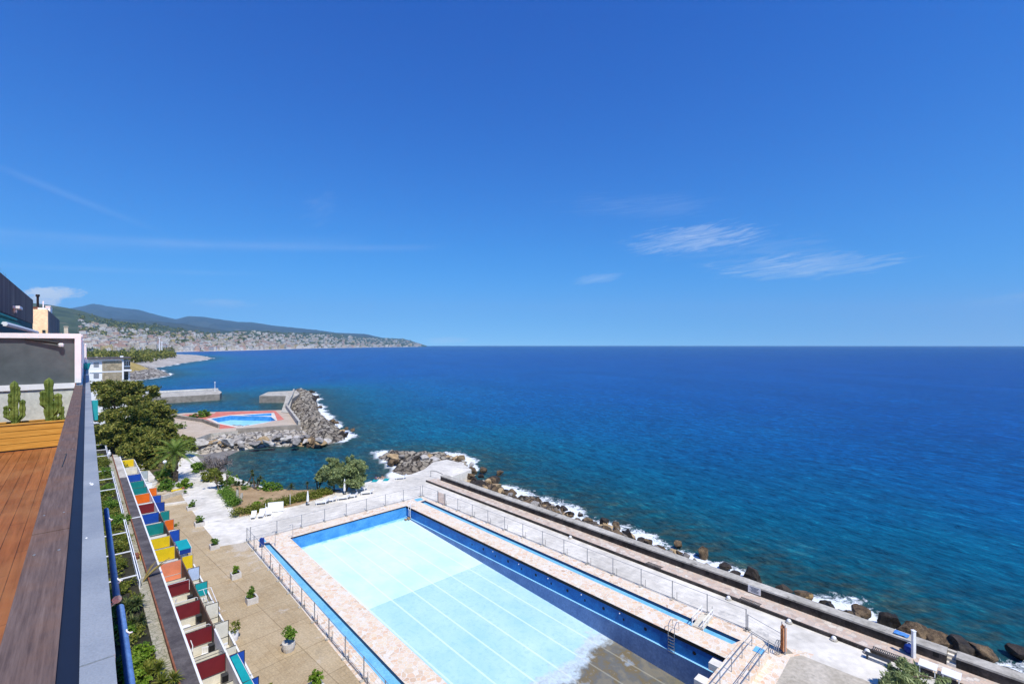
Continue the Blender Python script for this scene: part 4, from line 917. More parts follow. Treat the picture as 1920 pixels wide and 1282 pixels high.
# pair of tamarisks
def tamarisk(x, y, cx, cy, rpx, n, label):
    g = G(x, y); c = D(cx, cy, g.y); R = rpx / F * g.y; bl = []
    for i in range(22):
        d_ = Vector((VR.gauss(0, 1), VR.gauss(0, 1), VR.gauss(0, 1) * .9)).normalized(); bl.append((c + Vector((d_.x, d_.y, d_.z * .95)) * R * VR.uniform(.25, .88), R * VR.uniform(.26, .38)))
    return plant('tamarisk_tree', g, bl, int(n * 1.5), .23, 'olive', label, 'tree', limbs(g, g.lerp(c, .55), [b_[0] for b_ in bl[:6]], .2), 'pair of trees at the cove edge', perblob=12, part='crown', asp=2.2, clump=.3)
tamarisk(626, 923, 622, 884, 27, 9500, 'left and smaller of the two round grey green trees at the cove'); tamarisk(648, 921, 657, 885, 32, 12500, 'right and larger of the two round grey green trees at the cove')
# palm
def palm(x, y, h, L_, label, nf=38, z=0.0):
    g = G(x, y, z); r = empty('palm_tree', g, label, 'palm'); mb = MB()
    k = 14; mb.tube([g + ZV * h * i / k + Vector((.12 * math.sin(i * .3), 0, 0)) for i in range(k + 1)], [.42 + .06 * (i % 2) - .006 * i for i in range(k + 1)], 9); mb.build('trunk', M['bark'], r)
    t = g + ZV * h; mb = MB()
    for i in range(nf):
        a = i * 2.39996; e = 1.35 - 1.75 * (i / nf) + VR.uniform(-.1, .1); l = L_ * VR.uniform(.85, 1.1); d_ = Vector((math.cos(a), math.sin(a), 0)); pts = []
        for j in range(9):
            s_ = j / 8; pts.append(t + d_ * l * s_ * math.cos(e * (1 - .25 * s_)) + ZV * (l * s_ * math.sin(e) - l * .42 * s_ * s_))
        mb.tube(pts, [.05 - .004 * j for j in range(9)], 3, cap=False)
        sd = d_.cross(ZV)
        for j in range(1, 34):
            s_ = j / 34 * 8; q0 = pts[int(s_)].lerp(pts[min(8, int(s_) + 1)], s_ % 1); tg = (pts[min(8, int(s_) + 1)] - pts[int(s_)]).normalized() if int(s_) < 8 else d_
            for sg_ in (-1, 1):
                w_ = l * .17 * math.sin(math.pi * (.12 + .85 * j / 34)) ** .7; tip = q0 + (sd * sg_ * .8 + tg * .7 - ZV * .25).normalized() * w_; mb.add([q0 - tg * .05, q0 + tg * .05, tip], [(0, 1, 2)])
    mb.build('fronds', M['palm'], r); return r
palm(328.5, 903, 5.5, 4.7, 'feathery palm tree beside the head of the white path')
# yuccas, agaves
def rosette(mb, c, R, n, w_, up=.2):
    for i in range(n):
        a = VR.uniform(0, 6.283); e = VR.uniform(-.25, 1.45) + up * .3; d_ = Vector((math.cos(a) * math.cos(e), math.sin(a) * math.cos(e), math.sin(e))); sd = d_.cross(ZV).normalized() * w_; l = R * VR.uniform(.7, 1.1); m_ = c + d_ * l * .5 + ZV * R * .06; tp = c + d_ * l - ZV * R * .12
        mb.add([c - sd * .5, c + sd * .5, m_ + sd, m_ - sd], [(0, 1, 2, 3)]); mb.add([m_ - sd, m_ + sd, tp], [(0, 1, 2)])
def yucca(x, y, heads, R, label, z=0.0, mat='yucca', w_=.06, n=60, base=None):
    g = base or G(x, y, z); r = empty('yucca', g, label, 'yucca')
    for (dx, dy, h) in heads:
        t = g + Vector((dx, dy, h)); mb = MB()
        if h > .35: mb.tube([g, g.lerp(t, .5) + Vector((dx * .2, dy * .2, 0)), t], [.13, .11, .1], 6); mb.build('trunk', M['bark'], r); mb = MB()
        rosette(mb, t, R, n, w_); mb.build('leaf_rosette', M[mat], r)
    return r
yucca(479, 918, [(-.6, .3, 2.4), (1.0, -.2, 2.1), (.3, .2, 1.5)], .75, 'tallest branching yucca near the cove, dark leaning trunks'); yucca(463, 908, [(.9, .1, 2.3)], .7, 'slanting yucca left of the branching one')
yucca(448, 911, [(0, 0, .3), (.7, .2, .4), (-.6, 0, .3)], .95, 'low clump of agaves near the leafless shrub'); yucca(471, 911, [(0, 0, .3), (.6, .1, .3)], .9, 'low agave clump behind the branching yucca')
yucca(546, 919, [(0, 0, .5)], 1.1, 'single spiky agave at the cove edge'); yucca(596, 920, [(-.2, 0, 1.6), (.4, 0, 1.2)], .7, 'short yucca between the agave and the round trees'); yucca(576, 916, [(0, 0, .9)], .6, 'small yucca on the far side of the dry garden')
bush(503, 918, 15, 1300, 'bush', 'long low green bush above the cove stones', h=.6); bush(520, 919, 12, 900, 'bush', 'low green bush right of the long one above the cove'); bush(436, 906, 12, 700, 'bright', 'light green bush at the back of the dry garden'); bush(459, 918, 9, 500, 'bush', 'green bush below the low agaves')
bush(476, 952, 12, 1100, 'bright', 'rounded bright green bush in the middle of the dry garden'); bush(505, 941, 7, 350, 'bush', 'small grey green bush right of the rounded bright one'); bush(490, 936, 5, 160, 'bush', 'tiny dark bush in the dry garden')
g = G(448, 944); r = empty('tree_stump', g, 'forked grey dead trunk standing in the dry garden', 'tree stump')
for dx, h in ((-.25, 2.3), (.35, 1.7)): mb = MB(); mb.tube([g + Vector((dx * .4, 0, 0)), g + Vector((dx, 0, h * .6)), g + Vector((dx * 1.3, .1, h))], [.26, .22, .18], 7); mb.build('trunk', M['concrete_old'], r)
mb = MB(); rosette(mb, g + Vector((-.3, .1, 2.35)), .5, 22, .05); mb.build('leaf_rosette', M['yucca'], r)
soil = px([(417, 917), (440, 908), (480, 914), (560, 920), (612, 917), (640, 919), (622, 928), (560, 948), (450, 970), (437, 955)], 0)
mb = MB(); mb.prism(soil, .005, .12, 0, 1); struct(mb.build('garden_bed', [M['soil'], M['concrete']]))
def hedge(pts, h, wd, n, mat, label, name='hedge', z=0.0, size=.16):
    L_ = [G(a, b, z) for a, b in pts]; bl = []
    for a, b in zip(L_[:-1], L_[1:]):
        k = max(2, int((b - a).length / .7))
        for i in range(k): bl.append((a.lerp(b, (i + .5) / k) + Vector((VR.gauss(0, .1), VR.gauss(0, .1), h * VR.uniform(.42, .55))), (wd * .6, wd * .6, h * .5)))
    r = empty(name, L_[0], label, 'hedge'); leaves(bl, n, size, VR, perblob=7, core=.5, clump=.6).build('foliage', M[mat], r)
    mb = MB()
    for i in range(0, len(bl), 2): q = bl[i][0]; mb.tube([V(q, z), q], .03, 4)
    mb.build('stems', M['bark'], r); return r
hedge([(446, 966), (480, 961), (520, 950), (560, 940), (600, 930), (618, 925)], 1.1, 1.5, 13000, 'hedge', 'long olive green hedge between the dry garden and the sunbeds'); hedge([(421, 922), (430, 934), (441, 951)], 1.2, 1.3, 5000, 'bush', 'short green hedge along the white path')
# pine top close by on the right
g = G(1700, 1288, 0); g = Vector((29.2, 33.5, 0)); bl = []
for (x, y, rp) in [(1700, 1250, 15), (1672, 1262, 16), (1715, 1262, 14), (1690, 1275, 20), (1660, 1282, 14), (1726, 1280, 18), (1770, 1276, 9), (1775, 1290, 13), (1700, 1300, 28), (1745, 1300, 20), (1668, 1300, 20), (1697, 1240, 8), (1762, 1284, 9)]:
    c = D(x, y, 35 + VR.uniform(-1, 1)); bl.append((c, (rp / F * 35, rp / F * 35, rp / F * 32)))
plant('pine_tree', Vector((28.5, 34.5, 0)), bl, 8500, .13, 'olive', 'fresh green pine top rising at the bottom right edge', 'tree', limbs((28.5, 34.5, 0), (28.5, 34.8, 1.6), [b_[0] for b_ in bl[:7]], .14), None, part='crown', perblob=10, asp=3.2, core=.1, clump=.3)
# far-off pine wood in the park behind the headland
wb = []
for i in range(210):
    x = VR.uniform(150, 322); y = 661 + VR.random() ** 1.3 * 14 * (1 if x < 300 else .6) + (3 if x < 290 else 0); Yd = F * 27 / (y + 6 - HY); p = Vector(((x - HX) / F * Yd, Yd, VR.uniform(5, 11))); wb.append((p, (VR.uniform(6, 11), VR.uniform(6, 11), VR.uniform(3.5, 6))))
struct(leaves(wb, 16000, 2.2, VR, perblob=7, core=.5).build('pine_wood', M['pine']), 'stuff')
# scattered far trees among the town
mbt = []; 
for i in range(800):
    x = VR.uniform(150, 780); t = VR.random() ** 1.3 * .95; p = front_pt(x, t); s_ = VR.uniform(5, 13) * (1 + t); mbt.append((p + ZV * s_ * .5, (s_ * VR.uniform(.8, 1.9), s_ * VR.uniform(.8, 1.6), s_ * .75)))
for x in range(328, 395, 3): p = front_pt(x, .035); mbt.append((p + ZV * 9, (14, 12, 11)))
struct(leaves(mbt, 24000, 7.5, VR, perblob=5, core=.4).build('far_trees', M['pine']), 'stuff')

# ---------------------------------------------------------------- terrace and building the camera stands on
T2 = math.atan((960 - 162) / F); C2, S2_ = math.cos(T2), math.sin(T2)
U2 = Vector((-S2_, C2, 0)); N2 = Vector((C2, S2_, 0))
def Q(u, p, z): return U2 * u + N2 * p + ZV * z
AX2 = (U2, -N2, ZV)
class MB2(MB):
    def ubox(s, u0, u1, p0, p1, z0, z1, mi=0): s.box(Q((u0 + u1) / 2, (p0 + p1) / 2, (z0 + z1) / 2), abs(u1 - u0) / 2, abs(p1 - p0) / 2, abs(z1 - z0) / 2, mi, AX2)
ZR, ZF = 25.0, 23.7
def deckmat():
    m, nt, b = newmat('hardwood_deck_boards'); v = pos(nt, (1, 1, 1), -(math.pi / 2 + T2))
    br = nt.nodes.new('ShaderNodeTexBrick'); nt.links.new(v, br.inputs['Vector']); br.inputs['Scale'].default_value = 1; br.inputs['Brick Width'].default_value = 1.9; br.inputs['Row Height'].default_value = .145; br.offset = .37; br.inputs['Mortar Size'].default_value = .004
    br.inputs['Color1'].default_value = (.25, .085, .028, 1); br.inputs['Color2'].default_value = (.35, .13, .045, 1); br.inputs['Mortar'].default_value = (.06, .02, .008, 1)
    st = nt.nodes.new('ShaderNodeMapping'); st.inputs['Scale'].default_value = (1.2, 22, 1); nt.links.new(v, st.inputs[0]); n = noisetex(nt, st.outputs[0], 1.0, 5, .65)
    c = mixc(nt, 1.0, br.outputs[0], ramp(nt, n, [(.3, (.62,) * 3), (.7, (1.15,) * 3)]), 'MULTIPLY')
    n2 = noisetex(nt, v, 1.1, 4); c = mixc(nt, ramp(nt, n2, [(.45, (0, 0, 0)), (.75, (.5,) * 3)]), c, (.40, .2, .085))
    nt.links.new(c, b.inputs['Base Color']); b.inputs['Roughness'].default_value = .5; return m
def capwood():
    m, nt, b = newmat('weathered_cap_wood'); v = pos(nt, (1, 1, 1), -(math.pi / 2 + T2)); st = nt.nodes.new('ShaderNodeMapping'); st.inputs['Scale'].default_value = (3, 60, 1); nt.links.new(v, st.inputs[0])
    n = noisetex(nt, st.outputs[0], 1.0, 6, .7); n2 = noisetex(nt, v, 3.0, 5, .6)
    c = ramp(nt, n, [(.3, (.075, .052, .048)), (.55, (.15, .105, .092)), (.75, (.21, .155, .135))]); c = mixc(nt, ramp(nt, n2, [(.45, (0, 0, 0)), (.75, (.5,) * 3)]), c, (.24, .12, .065))
    nt.links.new(c, b.inputs['Base Color']); b.inputs['Roughness'].default_value = .75; bump(nt, b, n, .3, .004); return m
def plankmat():
    m, nt, b = newmat('yellow_pine_planks'); t = nt.nodes.new('ShaderNodeTexCoord'); mp = nt.nodes.new('ShaderNodeMapping'); mp.inputs['Rotation'].default_value = (0, 0, -T2); nt.links.new(t.outputs['Object'], mp.inputs[0])
    st = nt.nodes.new('ShaderNodeMapping'); st.inputs['Scale'].default_value = (2.2, 2, 42); nt.links.new(mp.outputs[0], st.inputs[0]); n = noisetex(nt, st.outputs[0], 1, 5, .6, .8); kn = noisetex(nt, mp.outputs[0], 6, 2)
    c = ramp(nt, n, [(.3, (.46, .21, .035)), (.6, (.68, .36, .075)), (.8, (.74, .45, .12))]); c = mixc(nt, ramp(nt, kn, [(.66, (0, 0, 0)), (.75, (.7,) * 3)]), c, (.28, .11, .02))
    nt.links.new(c, b.inputs['Base Color']); b.inputs['Roughness'].default_value = .6; return m
M['teal_wall'] = pmat('dark_teal_facade', (.018, .07, .08), (.03, .10, .11), .6, .7)
M['zinc'] = pmat('zinc_capping', (.26, .29, .33), (.36, .39, .42), 2.5, .5, .1, fine=60, fa=.2, metal=0.0, spots=((.42, .44, .45), 1.2, .64))
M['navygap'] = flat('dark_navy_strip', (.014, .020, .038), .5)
bld = empty('apartment_building', Q(0, 0, 0), 'tall apartment building under the camera with dark teal facade along the garden', 'building')
mb = MB2(); mb.ubox(-8, 46, -14, .03, -1, ZF - .02); mb.build('wall', M['teal_wall'], bld)
mb = MB2(); mb.ubox(-8, 46, -14, -.2, ZF - .02, ZF); mb.build('terrace_floor', deckmat(), bld)
mb = MB2(); mb.ubox(-8, 46, -.2, .03, ZF - .02, ZR - .06); mb.build('parapet', M['white'], bld)
uu = -8.0; k = 0
while uu < 40:                                              # wooden capping boards and zinc sheets, joints not aligned
    ln_ = 3.4 if k % 2 else 2.6; mb = MB2(); mb.ubox(uu, uu + ln_ - .006, -.214, -.069, ZR - .055, ZR); mb.build('wood_capping', capwood() if k == 0 else bld['_wc'], bld) if False else None
    uu += ln_; k += 1
cw = capwood()
ed = [-8, -1.5, 3.55, 6.55, 9.7, 12.9, 15.95]
for a, b in zip(ed[:-1], ed[1:]): mb = MB2(); mb.ubox(a, b - .005, -.214, -.069, ZR - .055, ZR + (.003 if a > 3 else 0)); mb.build('wood_capping', cw, bld)
ed = [-8, 2.0, 7.02, 12.4, 18, 24, 30, 38, 46]
for i, (a, b) in enumerate(zip(ed[:-1], ed[1:])): mb = MB2(); mb.ubox(a, b - .006, -.016, .068 + (.002 if i % 2 else 0), ZR - .05, ZR + (.002 if i % 2 else 0)); mb.build('zinc_capping', M['zinc'], bld)
for u_ in (1.9, 3.2, 3.9, 6.2, 6.9, 9.4, 10.0):
    for p_ in (-.185, -.10): mb = MB(); mb.lathe([(.006, 0), (.006, .0035), (.002, .005)], Q(u_, p_, ZR + .0005), 8); mb.build('screw', M['grey_metal'], bld)
mb = MB(); mb.tube([Q(5.35, -.15, ZR + .002), Q(5.35, -.148, ZR + .012), Q(5.95, -.135, ZR + .012), Q(5.95, -.15, ZR + .002)], .0022, 5); mb.build('wire_staple', M['dark_metal'], bld)
for (u_, p_, a_) in ((4.55, .028, .022), (4.6, .02, .012), (8.2, .05, .012), (3.3, .0, .009)): mb = MB(); mb.add([Q(u_ + a_ * 1.6 * math.cos(k) * (1 + .4 * math.sin(3 * k)), p_ + a_ * .5 * math.sin(k), ZR + .0032) for k in [i * .7 for i in range(9)]], [tuple(range(9))]); mb.build('paint_chip', M['white'], bld)
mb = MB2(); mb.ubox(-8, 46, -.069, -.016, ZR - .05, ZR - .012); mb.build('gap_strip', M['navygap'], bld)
mb = MB2(); mb.ubox(16.4, 46, -.2, -.075, ZR - .06, ZR); mb.build('wall_capping', M['white'], bld)
for fl_ in range(6):                                         # storeys of the sea front below the terrace
    z_ = 20.5 - 3.2 * fl_; mb = MB2(); mb.ubox(-8, 46, .03, .055, z_ - .25, z_); mb.build('floor_band', M['white'], bld)
    for k_ in range(9): u_ = -5 + 5.6 * k_; mb = MB2(); mb.ubox(u_, u_ + 3.6, .03, .036, z_ + .3, z_ + 2.5); w_ = mb.build('window', M['glass'], bld)
# upper storey, set back
upm = brickmat('board_marked_concrete', (.15, .14, .135), (.20, .19, .18), (.09, .085, .08), .5, 40, 0, .02, 0, .9, (.11, .105, .10))
up = empty('penthouse_parapet', Q(5, -3, 27.6), 'dark grey streaked concrete wall of the storey above, upper left edge', 'wall')
mb = MB2(); mb.ubox(4, 50.9, -3.6, -3.0, 27.6, 29.4); mb.build('concrete_face', pmat('streaked_concrete', (.105, .10, .098), (.19, .18, .17), .9, .9, .2, stretch=(1.6, 1.6, .12), fa=.2), up)
mb = MB2(); mb.ubox(4, 50.9, -6, -3.02, 23.72, 27.58); mb.build('rear_wall', M['teal_wall'], up)
mb = MB2(); mb.ubox(25, 40, -3.04, -2.96, 27.9, 27.98); 
p = Q(38, -2.9, 28.05); r = empty('wall_lamp', p, 'small white lamp bracket on the dark concrete wall', 'lamp'); mb = MB2(); mb.ubox(37.2, 38.8, -2.98, -2.7, 28.0, 28.14); mb.build('lamp_shade', M['white'], r); mb = MB2(); mb.ubox(37.9, 38.2, -2.99, -2.88, 27.8, 27.99); mb.build('bracket', M['white_metal'], r)
rd = empty('reed_plants', Q(24, -3.4, 29.4), 'faded pinkish reeds growing along the top of the upper concrete wall', 'reeds'); mb = MB()
for i in range(1500):
    u_ = 8 + 30 * VR.random() ** 1.3; b_ = Q(u_, -3.3 + VR.gauss(0, .1), 29.35); h_ = VR.uniform(.3, 1.0) * (1 - .5 * (u_ - 8) / 30); tp = b_ + Vector((VR.gauss(0, .12), VR.gauss(0, .12), h_)); s_ = U2 * .02; mb.add([b_ - s_, b_ + s_, tp], [(0, 1, 2)])
mb.build('stalks', pmat('faded_reed', (.26, .17, .17), (.42, .30, .28), 3, .9), rd)
cr = empty('stair_tower', Q(84, -4, 24), 'cream rooftop stair tower with grey side wall, upper left', 'tower')
mb = MB2(); mb.ubox(84, 118, -5.05, -3.64, 22, 30.5); mb.ubox(83.97, 84, -4.2, -4.14, 22, 30.52); mb.build('tower_wall', pmat('cream_render', (.80, .66, .38), (.86, .74, .46), .5, .9), cr)
mb = MB2(); mb.ubox(84.03, 118, -3.63, -3.6, 22, 30.45); mb.build('side_panel', M['concrete_dark'] if False else pmat('grey_side', (.17, .16, .16), (.25, .24, .23), .3, .9, stretch=(1, 1, .2)), cr)  # grey layer over the tower's long side, darker than its cream front
mb = MB2(); mb.ubox(83.9, 83.96, -4.13, -3.85, 27.2, 27.9); mb.build('window', M['glass'], cr)
p = Q(86, -4.65, 30.5); r = empty('roof_chimney', p, 'thin dark chimney pipe on the cream stair tower', 'chimney'); mb = MB(); mb.lathe([(.25, 0), (.25, .4), (.12, .45), (.12, 1.7), (.2, 1.72), (.2, 2.0)], p, 8); mb.build('flue', M['black'], r); mb = MB(); mb.box(p + ZV * .2, .35, .35, .2); mb.build('base', M['brown'], r)
p = Q(86, -4.15, 30.5); r = empty('antenna_mast', p, 'short white mast on the cream stair tower', 'mast'); mb = MB(); mb.tube([p, p + ZV * 1.2], .06); mb.build('pole', M['white_metal'], r); mb = MB2(); mb.ubox(85, 88, -4.6, -3.8, 30.5, 30.75); mb.build('base', M['white'], r)
p = Q(68, -3.4, 29.3); p = Q(90, -3.9, 30.5); r = empty('white_chimney', p, 'white box chimney behind the cream stair tower', 'chimney'); mb = MB2(); mb.ubox(90, 95, -4.1, -3.66, 30.5, 31.2); mb.build('stack', M['white'], r); mb = MB2(); mb.ubox(89.9, 95.1, -4.15, -3.62, 31.2, 31.3); mb.build('cap', M['white_metal'], r)
p = Q(107, -2.6, 26); r = empty('roof_post', p, 'small cream post rising behind the white partition frame', 'post'); mb = MB2(); mb.ubox(107, 108, -2.75, -2.25, 24, 29); mb.build('shaft', M['cream'], r); mb = MB2(); mb.ubox(106.9, 108.1, -2.8, -2.2, 29, 29.1); mb.build('cap', M['cream'], r)
# awning below the upper storey
aw = empty('awning', Q(17, -3, 27.4), 'dark teal awning with a white front tube below the concrete wall', 'awning')
mb = MB2(); a, b, c, d_ = Q(16.8, -2.95, 27.5), Q(30, -2.95, 27.5), Q(30, -1.75, 26.55), Q(16.8, -1.75, 26.55); mb.add([a, b, c, d_] + [q + ZV * .03 for q in (a, b, c, d_)], [(0, 1, 2, 3), (7, 6, 5, 4), (0, 4, 5, 1), (2, 6, 7, 3), (1, 5, 6, 2), (3, 7, 4, 0)]); mb.build('canvas', pmat('dark_teal_canvas', (.004, .07, .075), (.008, .11, .11), 2, .8), aw)
mb = MB2(); mb.tube([Q(16.8, -2.3, 27.1), Q(30, -2.3, 27.1)], .05); mb.build('support_tube', M['canvas']['green'], aw)
mb = MB2(); mb.tube([Q(19.5, -1.72, 26.6), Q(31.5, -1.72, 26.6)], .07); mb.build('front_tube', M['white'], aw)
# glazed partition between the terraces
dv = empty('terrace_partition', Q(16.3, -1.5, ZF), 'grey frosted panel in a white frame dividing the terrace behind the cacti', 'partition')
U0 = 16.3
mb = MB2(); mb.ubox(U0, U0 + .12, -9, -.216, ZF, ZR - .08); mb.build('base_wall', pmat('pale_green_render', (.60, .63, .58), (.68, .70, .65), 1.5, .85), dv)
fm = MB2(); fm.ubox(U0 - .04, U0 + .16, -9, -.10, 26.17, 26.29); fm.ubox(U0 - .04, U0 + .16, -9, -.216, ZR - .08, ZR + .05); fm.ubox(U0 - .04, U0 + .16, -.22, -.10, ZR + .052, 26.168); fm.build('frame', M['white'], dv)
mb = MB2(); mb.ubox(U0 + .04, U0 + .07, -9, -.222, ZR + .05, 26.17); mb.build('frosted_panel', pmat('frosted_grey_panel', (.10, .115, .12), (.13, .15, .155), .4, .22), dv)
mb = MB2(); mb.tube([Q(U0 - .02, -1.1, 26.15), Q(U0 - .04, -.8, 26.11), Q(U0 - .05, -.52, 26.05)], [.02, .03, .04]); o = mb.build('awning_arm', M['black'], aw)
mb = MB2(); mb.lathe([(.05, -.05), (.06, 0), (.03, .03)], Q(U0 - .06, -.47, 26.02), 8); mb.build('arm_end_cap', M['white'], aw)
for i, (u0, u1, zt, lb) in enumerate([(16.5, 20.5, 26.27, 'white rendered side screen right behind the grey panel'), (21.2, 27, 26.2, 'second white side screen farther along the parapet'), (28, 36, 26.1, 'third white side screen with turquoise pot, far along the parapet')]):
    r = empty('side_screen', Q(u0, -.1, ZR), lb, 'screen'); mb = MB2(); mb.ubox(u0, u1, -.2, -.09, ZR + .001, zt - .05); mb.build('panel', M['white'], r); mb = MB2(); mb.ubox(u0 - .03, u1 + .03, -.215, -.075, zt - .05, zt); mb.build('frame', M['white_metal'], r)
p = Q(36.6, -.05, ZR); r = empty('white_pole', p, 'thin white vertical pole at the end of the far side screens', 'pole'); mb = MB(); mb.tube([p, p + ZV * 1.0], .06); mb.build('shaft', M['white_metal'], r); mb = MB(); mb.lathe([(.07, 1.0), (.07, 1.06), (.02, 1.1)], p, 8); mb.build('cap', M['white_metal'], r)
for u_, z_, lb in ((13.9, 24.35, 'turquoise canvas roll end hanging outside the zinc capping'), (26, 25.15, 'small turquoise pot on the far parapet')):
    mb = MB2(); mb.ubox(u_, u_ + .22, .08, .19, z_, z_ + .42) if z_ < 25 else mb.lathe([(.08, 0), (.13, .2), (.14, .25)], Q(u_, .0, z_ - .14), 10); tag(mb.build('canvas_roll' if z_ < 25 else 'flower_pot', M['canvas']['teal']), lb, 'canvas' if z_ < 25 else 'pot')
# yellow plank planter with cacti
pf = G(105, 838, ZF); fu = pf.dot(U2); pm = plankmat()
pl = empty('wooden_planter', Q(fu, -1, ZF), 'long yellow pine plank planter on the wooden terrace floor', 'planter')
for i in range(4): mb = MB2(); mb.ubox(fu, fu + .03, -6, -.222, ZF + .03 + .135 * i, ZF + .03 + .135 * i + .125); mb.build('plank', pm, pl)
mb = MB2(); mb.ubox(fu - .02, fu + .05, -6, -.222, ZF + .575, ZF + .60); mb.ubox(fu + .42, fu + .47, -6, -.222, ZF + .575, ZF + .60); mb.build('rim', pm, pl)
mb = MB2(); mb.ubox(fu + .45, fu + .48, -6, -.222, ZF + .03, ZF + .574); mb.build('back_board', pm, pl)
mb = MB2(); mb.ubox(fu + .032, fu + .445, -6, -.224, ZF + .03, ZF + .545); mb.build('planting_soil', M['plant_soil'], pl)
mb = MB2(); mb.ubox(fu + .005, fu + .028, -6, -.23, ZF, ZF + .028); mb.build('foot', M['black'], pl)
def cactus(px_, cols, label):
    g = G(px_, 801, ZF + .55); w0 = (g.x * 1.0); p = None
    # stand on the soil line of the planter at the column seen at px_
    k = (px_ - HX) / F; u_ = fu + .24; q = (k * (u_ * C2) + u_ * S2_) / (C2 - k * S2_); p = Q(u_, q, ZF + .54)
    r = empty('cactus', p, label, 'cactus')
    for (dx, h0, h1, rr, ben) in cols:
        mb = MB(); k_ = 16; seg = 20; vs_ = []
        for i in range(k_ + 1):
            t = i / k_; z = h0 + (h1 - h0) * t; off = dx * (1 if h0 == 0 else min(1, .25 + 2.5 * t)); rad = rr * (1 - .12 * math.sin(t * 19)) * (1 if t < .85 else max(.08, math.sqrt(max(0, 1 - ((t - .85) / .15) ** 2)))) * (.75 + .25 * min(1, t * 4))
            for s_ in range(seg): a = 6.28318 * s_ / seg; ra = rad * (1.0 if s_ % 4 < 2 else .62); vs_.append(p + N2 * off + Vector((math.cos(a) * ra, math.sin(a) * ra, z)))
        mb.add(vs_, [(i * seg + s_, i * seg + (s_ + 1) % seg, (i + 1) * seg + (s_ + 1) % seg, (i + 1) * seg + s_) for i in range(k_) for s_ in range(seg)]); mb.build('stem', M['cactus'], r)
    mb = MB()
    for i in range(0):
        dx, h0, h1, rr, _ = VR.choice(cols); a = VR.uniform(0, 6.28); z = VR.uniform(h0 + .1, h1 - .05); d_ = Vector((math.cos(a), math.sin(a), 0)); c_ = p + N2 * dx + d_ * rr * .95 + ZV * z; mb.add([c_ - ZV * .006, c_ + ZV * .006, c_ + d_ * .035], [(0, 1, 2)])
    return r
cactus(27, [(0, 0, .98, .07, 0), (.125, .05, .56, .055, 1), (-.12, .1, .44, .05, 1), (.05, .45, .86, .05, 1), (-.05, .3, .72, .05, 1)], 'tall cactus at the left edge of the photo in the plank planter')
cactus(92, [(0, 0, 1.02, .085, 0), (.15, .1, .66, .075, 1), (-.10, .3, .74, .055, 1), (.07, .0, .5, .065, 1), (.21, .02, .36, .05, 1)], 'plump cactus beside the parapet in the plank planter')
cactus(115, [(0, 0, .13, .06, 0), (.06, 0, .09, .05, 0)], 'tiny cactus in the right corner of the plank planter')
# blue tubes and lamps of the balcony below
for (u0, u1, p_, lb) in ((9.75, 15.2, .357, 'farther of the two blue tubes below the parapet'), (-1, 9.4, .385, 'nearer of the two blue tubes below the parapet')):
    r = empty('blue_tube', Q(u0, p_, 22), lb, 'tube'); mb = MB(); mb.tube([Q(u0, p_, 22), Q((u0 + u1) / 2, p_, 22), Q(u1, p_, 22)], .048, 14); mb.build('tube_body', pmat('blue_tube_paint', (.09, .19, .44), (.12, .24, .52), 2, .35), r, True)
    mb = MB(); mb.tube([Q(u0 - .03, p_, 22), Q(u0, p_, 22)], .062, 14); mb.tube([Q(u0 + .02, p_ - .02, 21.95), Q(u0 + .02, .02, 21.75)], .03); mb.build('end_bracket', M['grey_metal'], r)
for (x, y, lb) in ((208, 976, 'farthest small white hook beside the blue tubes'), (225, 1091, 'middle small white hook beside the blue tubes'), (242.5, 1189, 'nearest small white hook beside the blue tubes')):
    c = G(x, y, 22); r = empty('tube_hook', c, lb, 'hook'); mb = MB(); mb.tube([c + U2 * .04 * math.cos(a) + N2 * (.03 * math.sin(a)) + ZV * .015 * a for a in [i * .5 for i in range(11)]], .010, 6); mb.build('curl', M['white_metal'], r, True); mb = MB(); mb.tube([c, c - N2 * .04], .010, 6); mb.build('arm', M['white_metal'], r)

# ---------------------------------------------------------------- garden strip, pergola, cabins
UF = u_of(852, 5.6, 2.4)
mb = MB(); mb.ubox(-20, UF + 60, .1, 4.45, .0, 2.0); mb.ubox(-20, UF + 2, 4.45, 5.0, .0, 1.95, 1); struct(mb.build('planting_strip', [M['dark_soil'], M['dark_soil']]))
mb = MB(); mb.ubox(-20, UF, 4.3, 5.08, 2.005, 2.06); struct(mb.build('stone_path', M['strip']))
pg = empty('pergola', P(50, 4.3, 2), 'white pergola rails crossing the shaded garden strip below the parapet', 'pergola')
for (a, b) in ((u_of(1085, 4.3, 3.0), u_of(974, 4.3, 3.0)), (u_of(962, 4.2, 3.0), u_of(880, 4.2, 3.0)), (u_of(856, 4.2, 3.0), u_of(820, 4.2, 3.0)), (u_of(815, 4.2, 3.0), u_of(800, 4.2, 3.0))):
    mb = MB(); mb.ubox(a, b, 4.22, 4.30, 2.95, 3.07); mb.ubox(a, b, 4.40, 4.46, 2.95, 3.07); mb.build('rail', M['white'], pg)
    n_ = max(1, int((b - a) / 6))
    for i in range(n_ + 1): mb = MB(); c = a + (b - a) * i / n_; mb.ubox(c - .04, c + .04, 4.31, 4.39, 2.0, 2.95); mb.build('post', M['white'], pg)
for y in (823.5, 832.6, 842.5, 853.7, 881, 896.5, 916, 997.6, 1033, 1078): c = u_of(y, 4.2, 3.0); mb = MB(); mb.ubox(c - .05, c + .05, .15, 4.21, 2.98, 3.08); mb.build('cross_bar', M['white'], pg)
cb = empty('cabin_block', P(40, 5.7, 0), 'long low cabin block with dark bitumen roof, white edge and rusty gutter', 'cabins')
ZC = 2.4
du = u_of(895, 5.6, ZC); dm = u_of(970, 5.7, ZC)
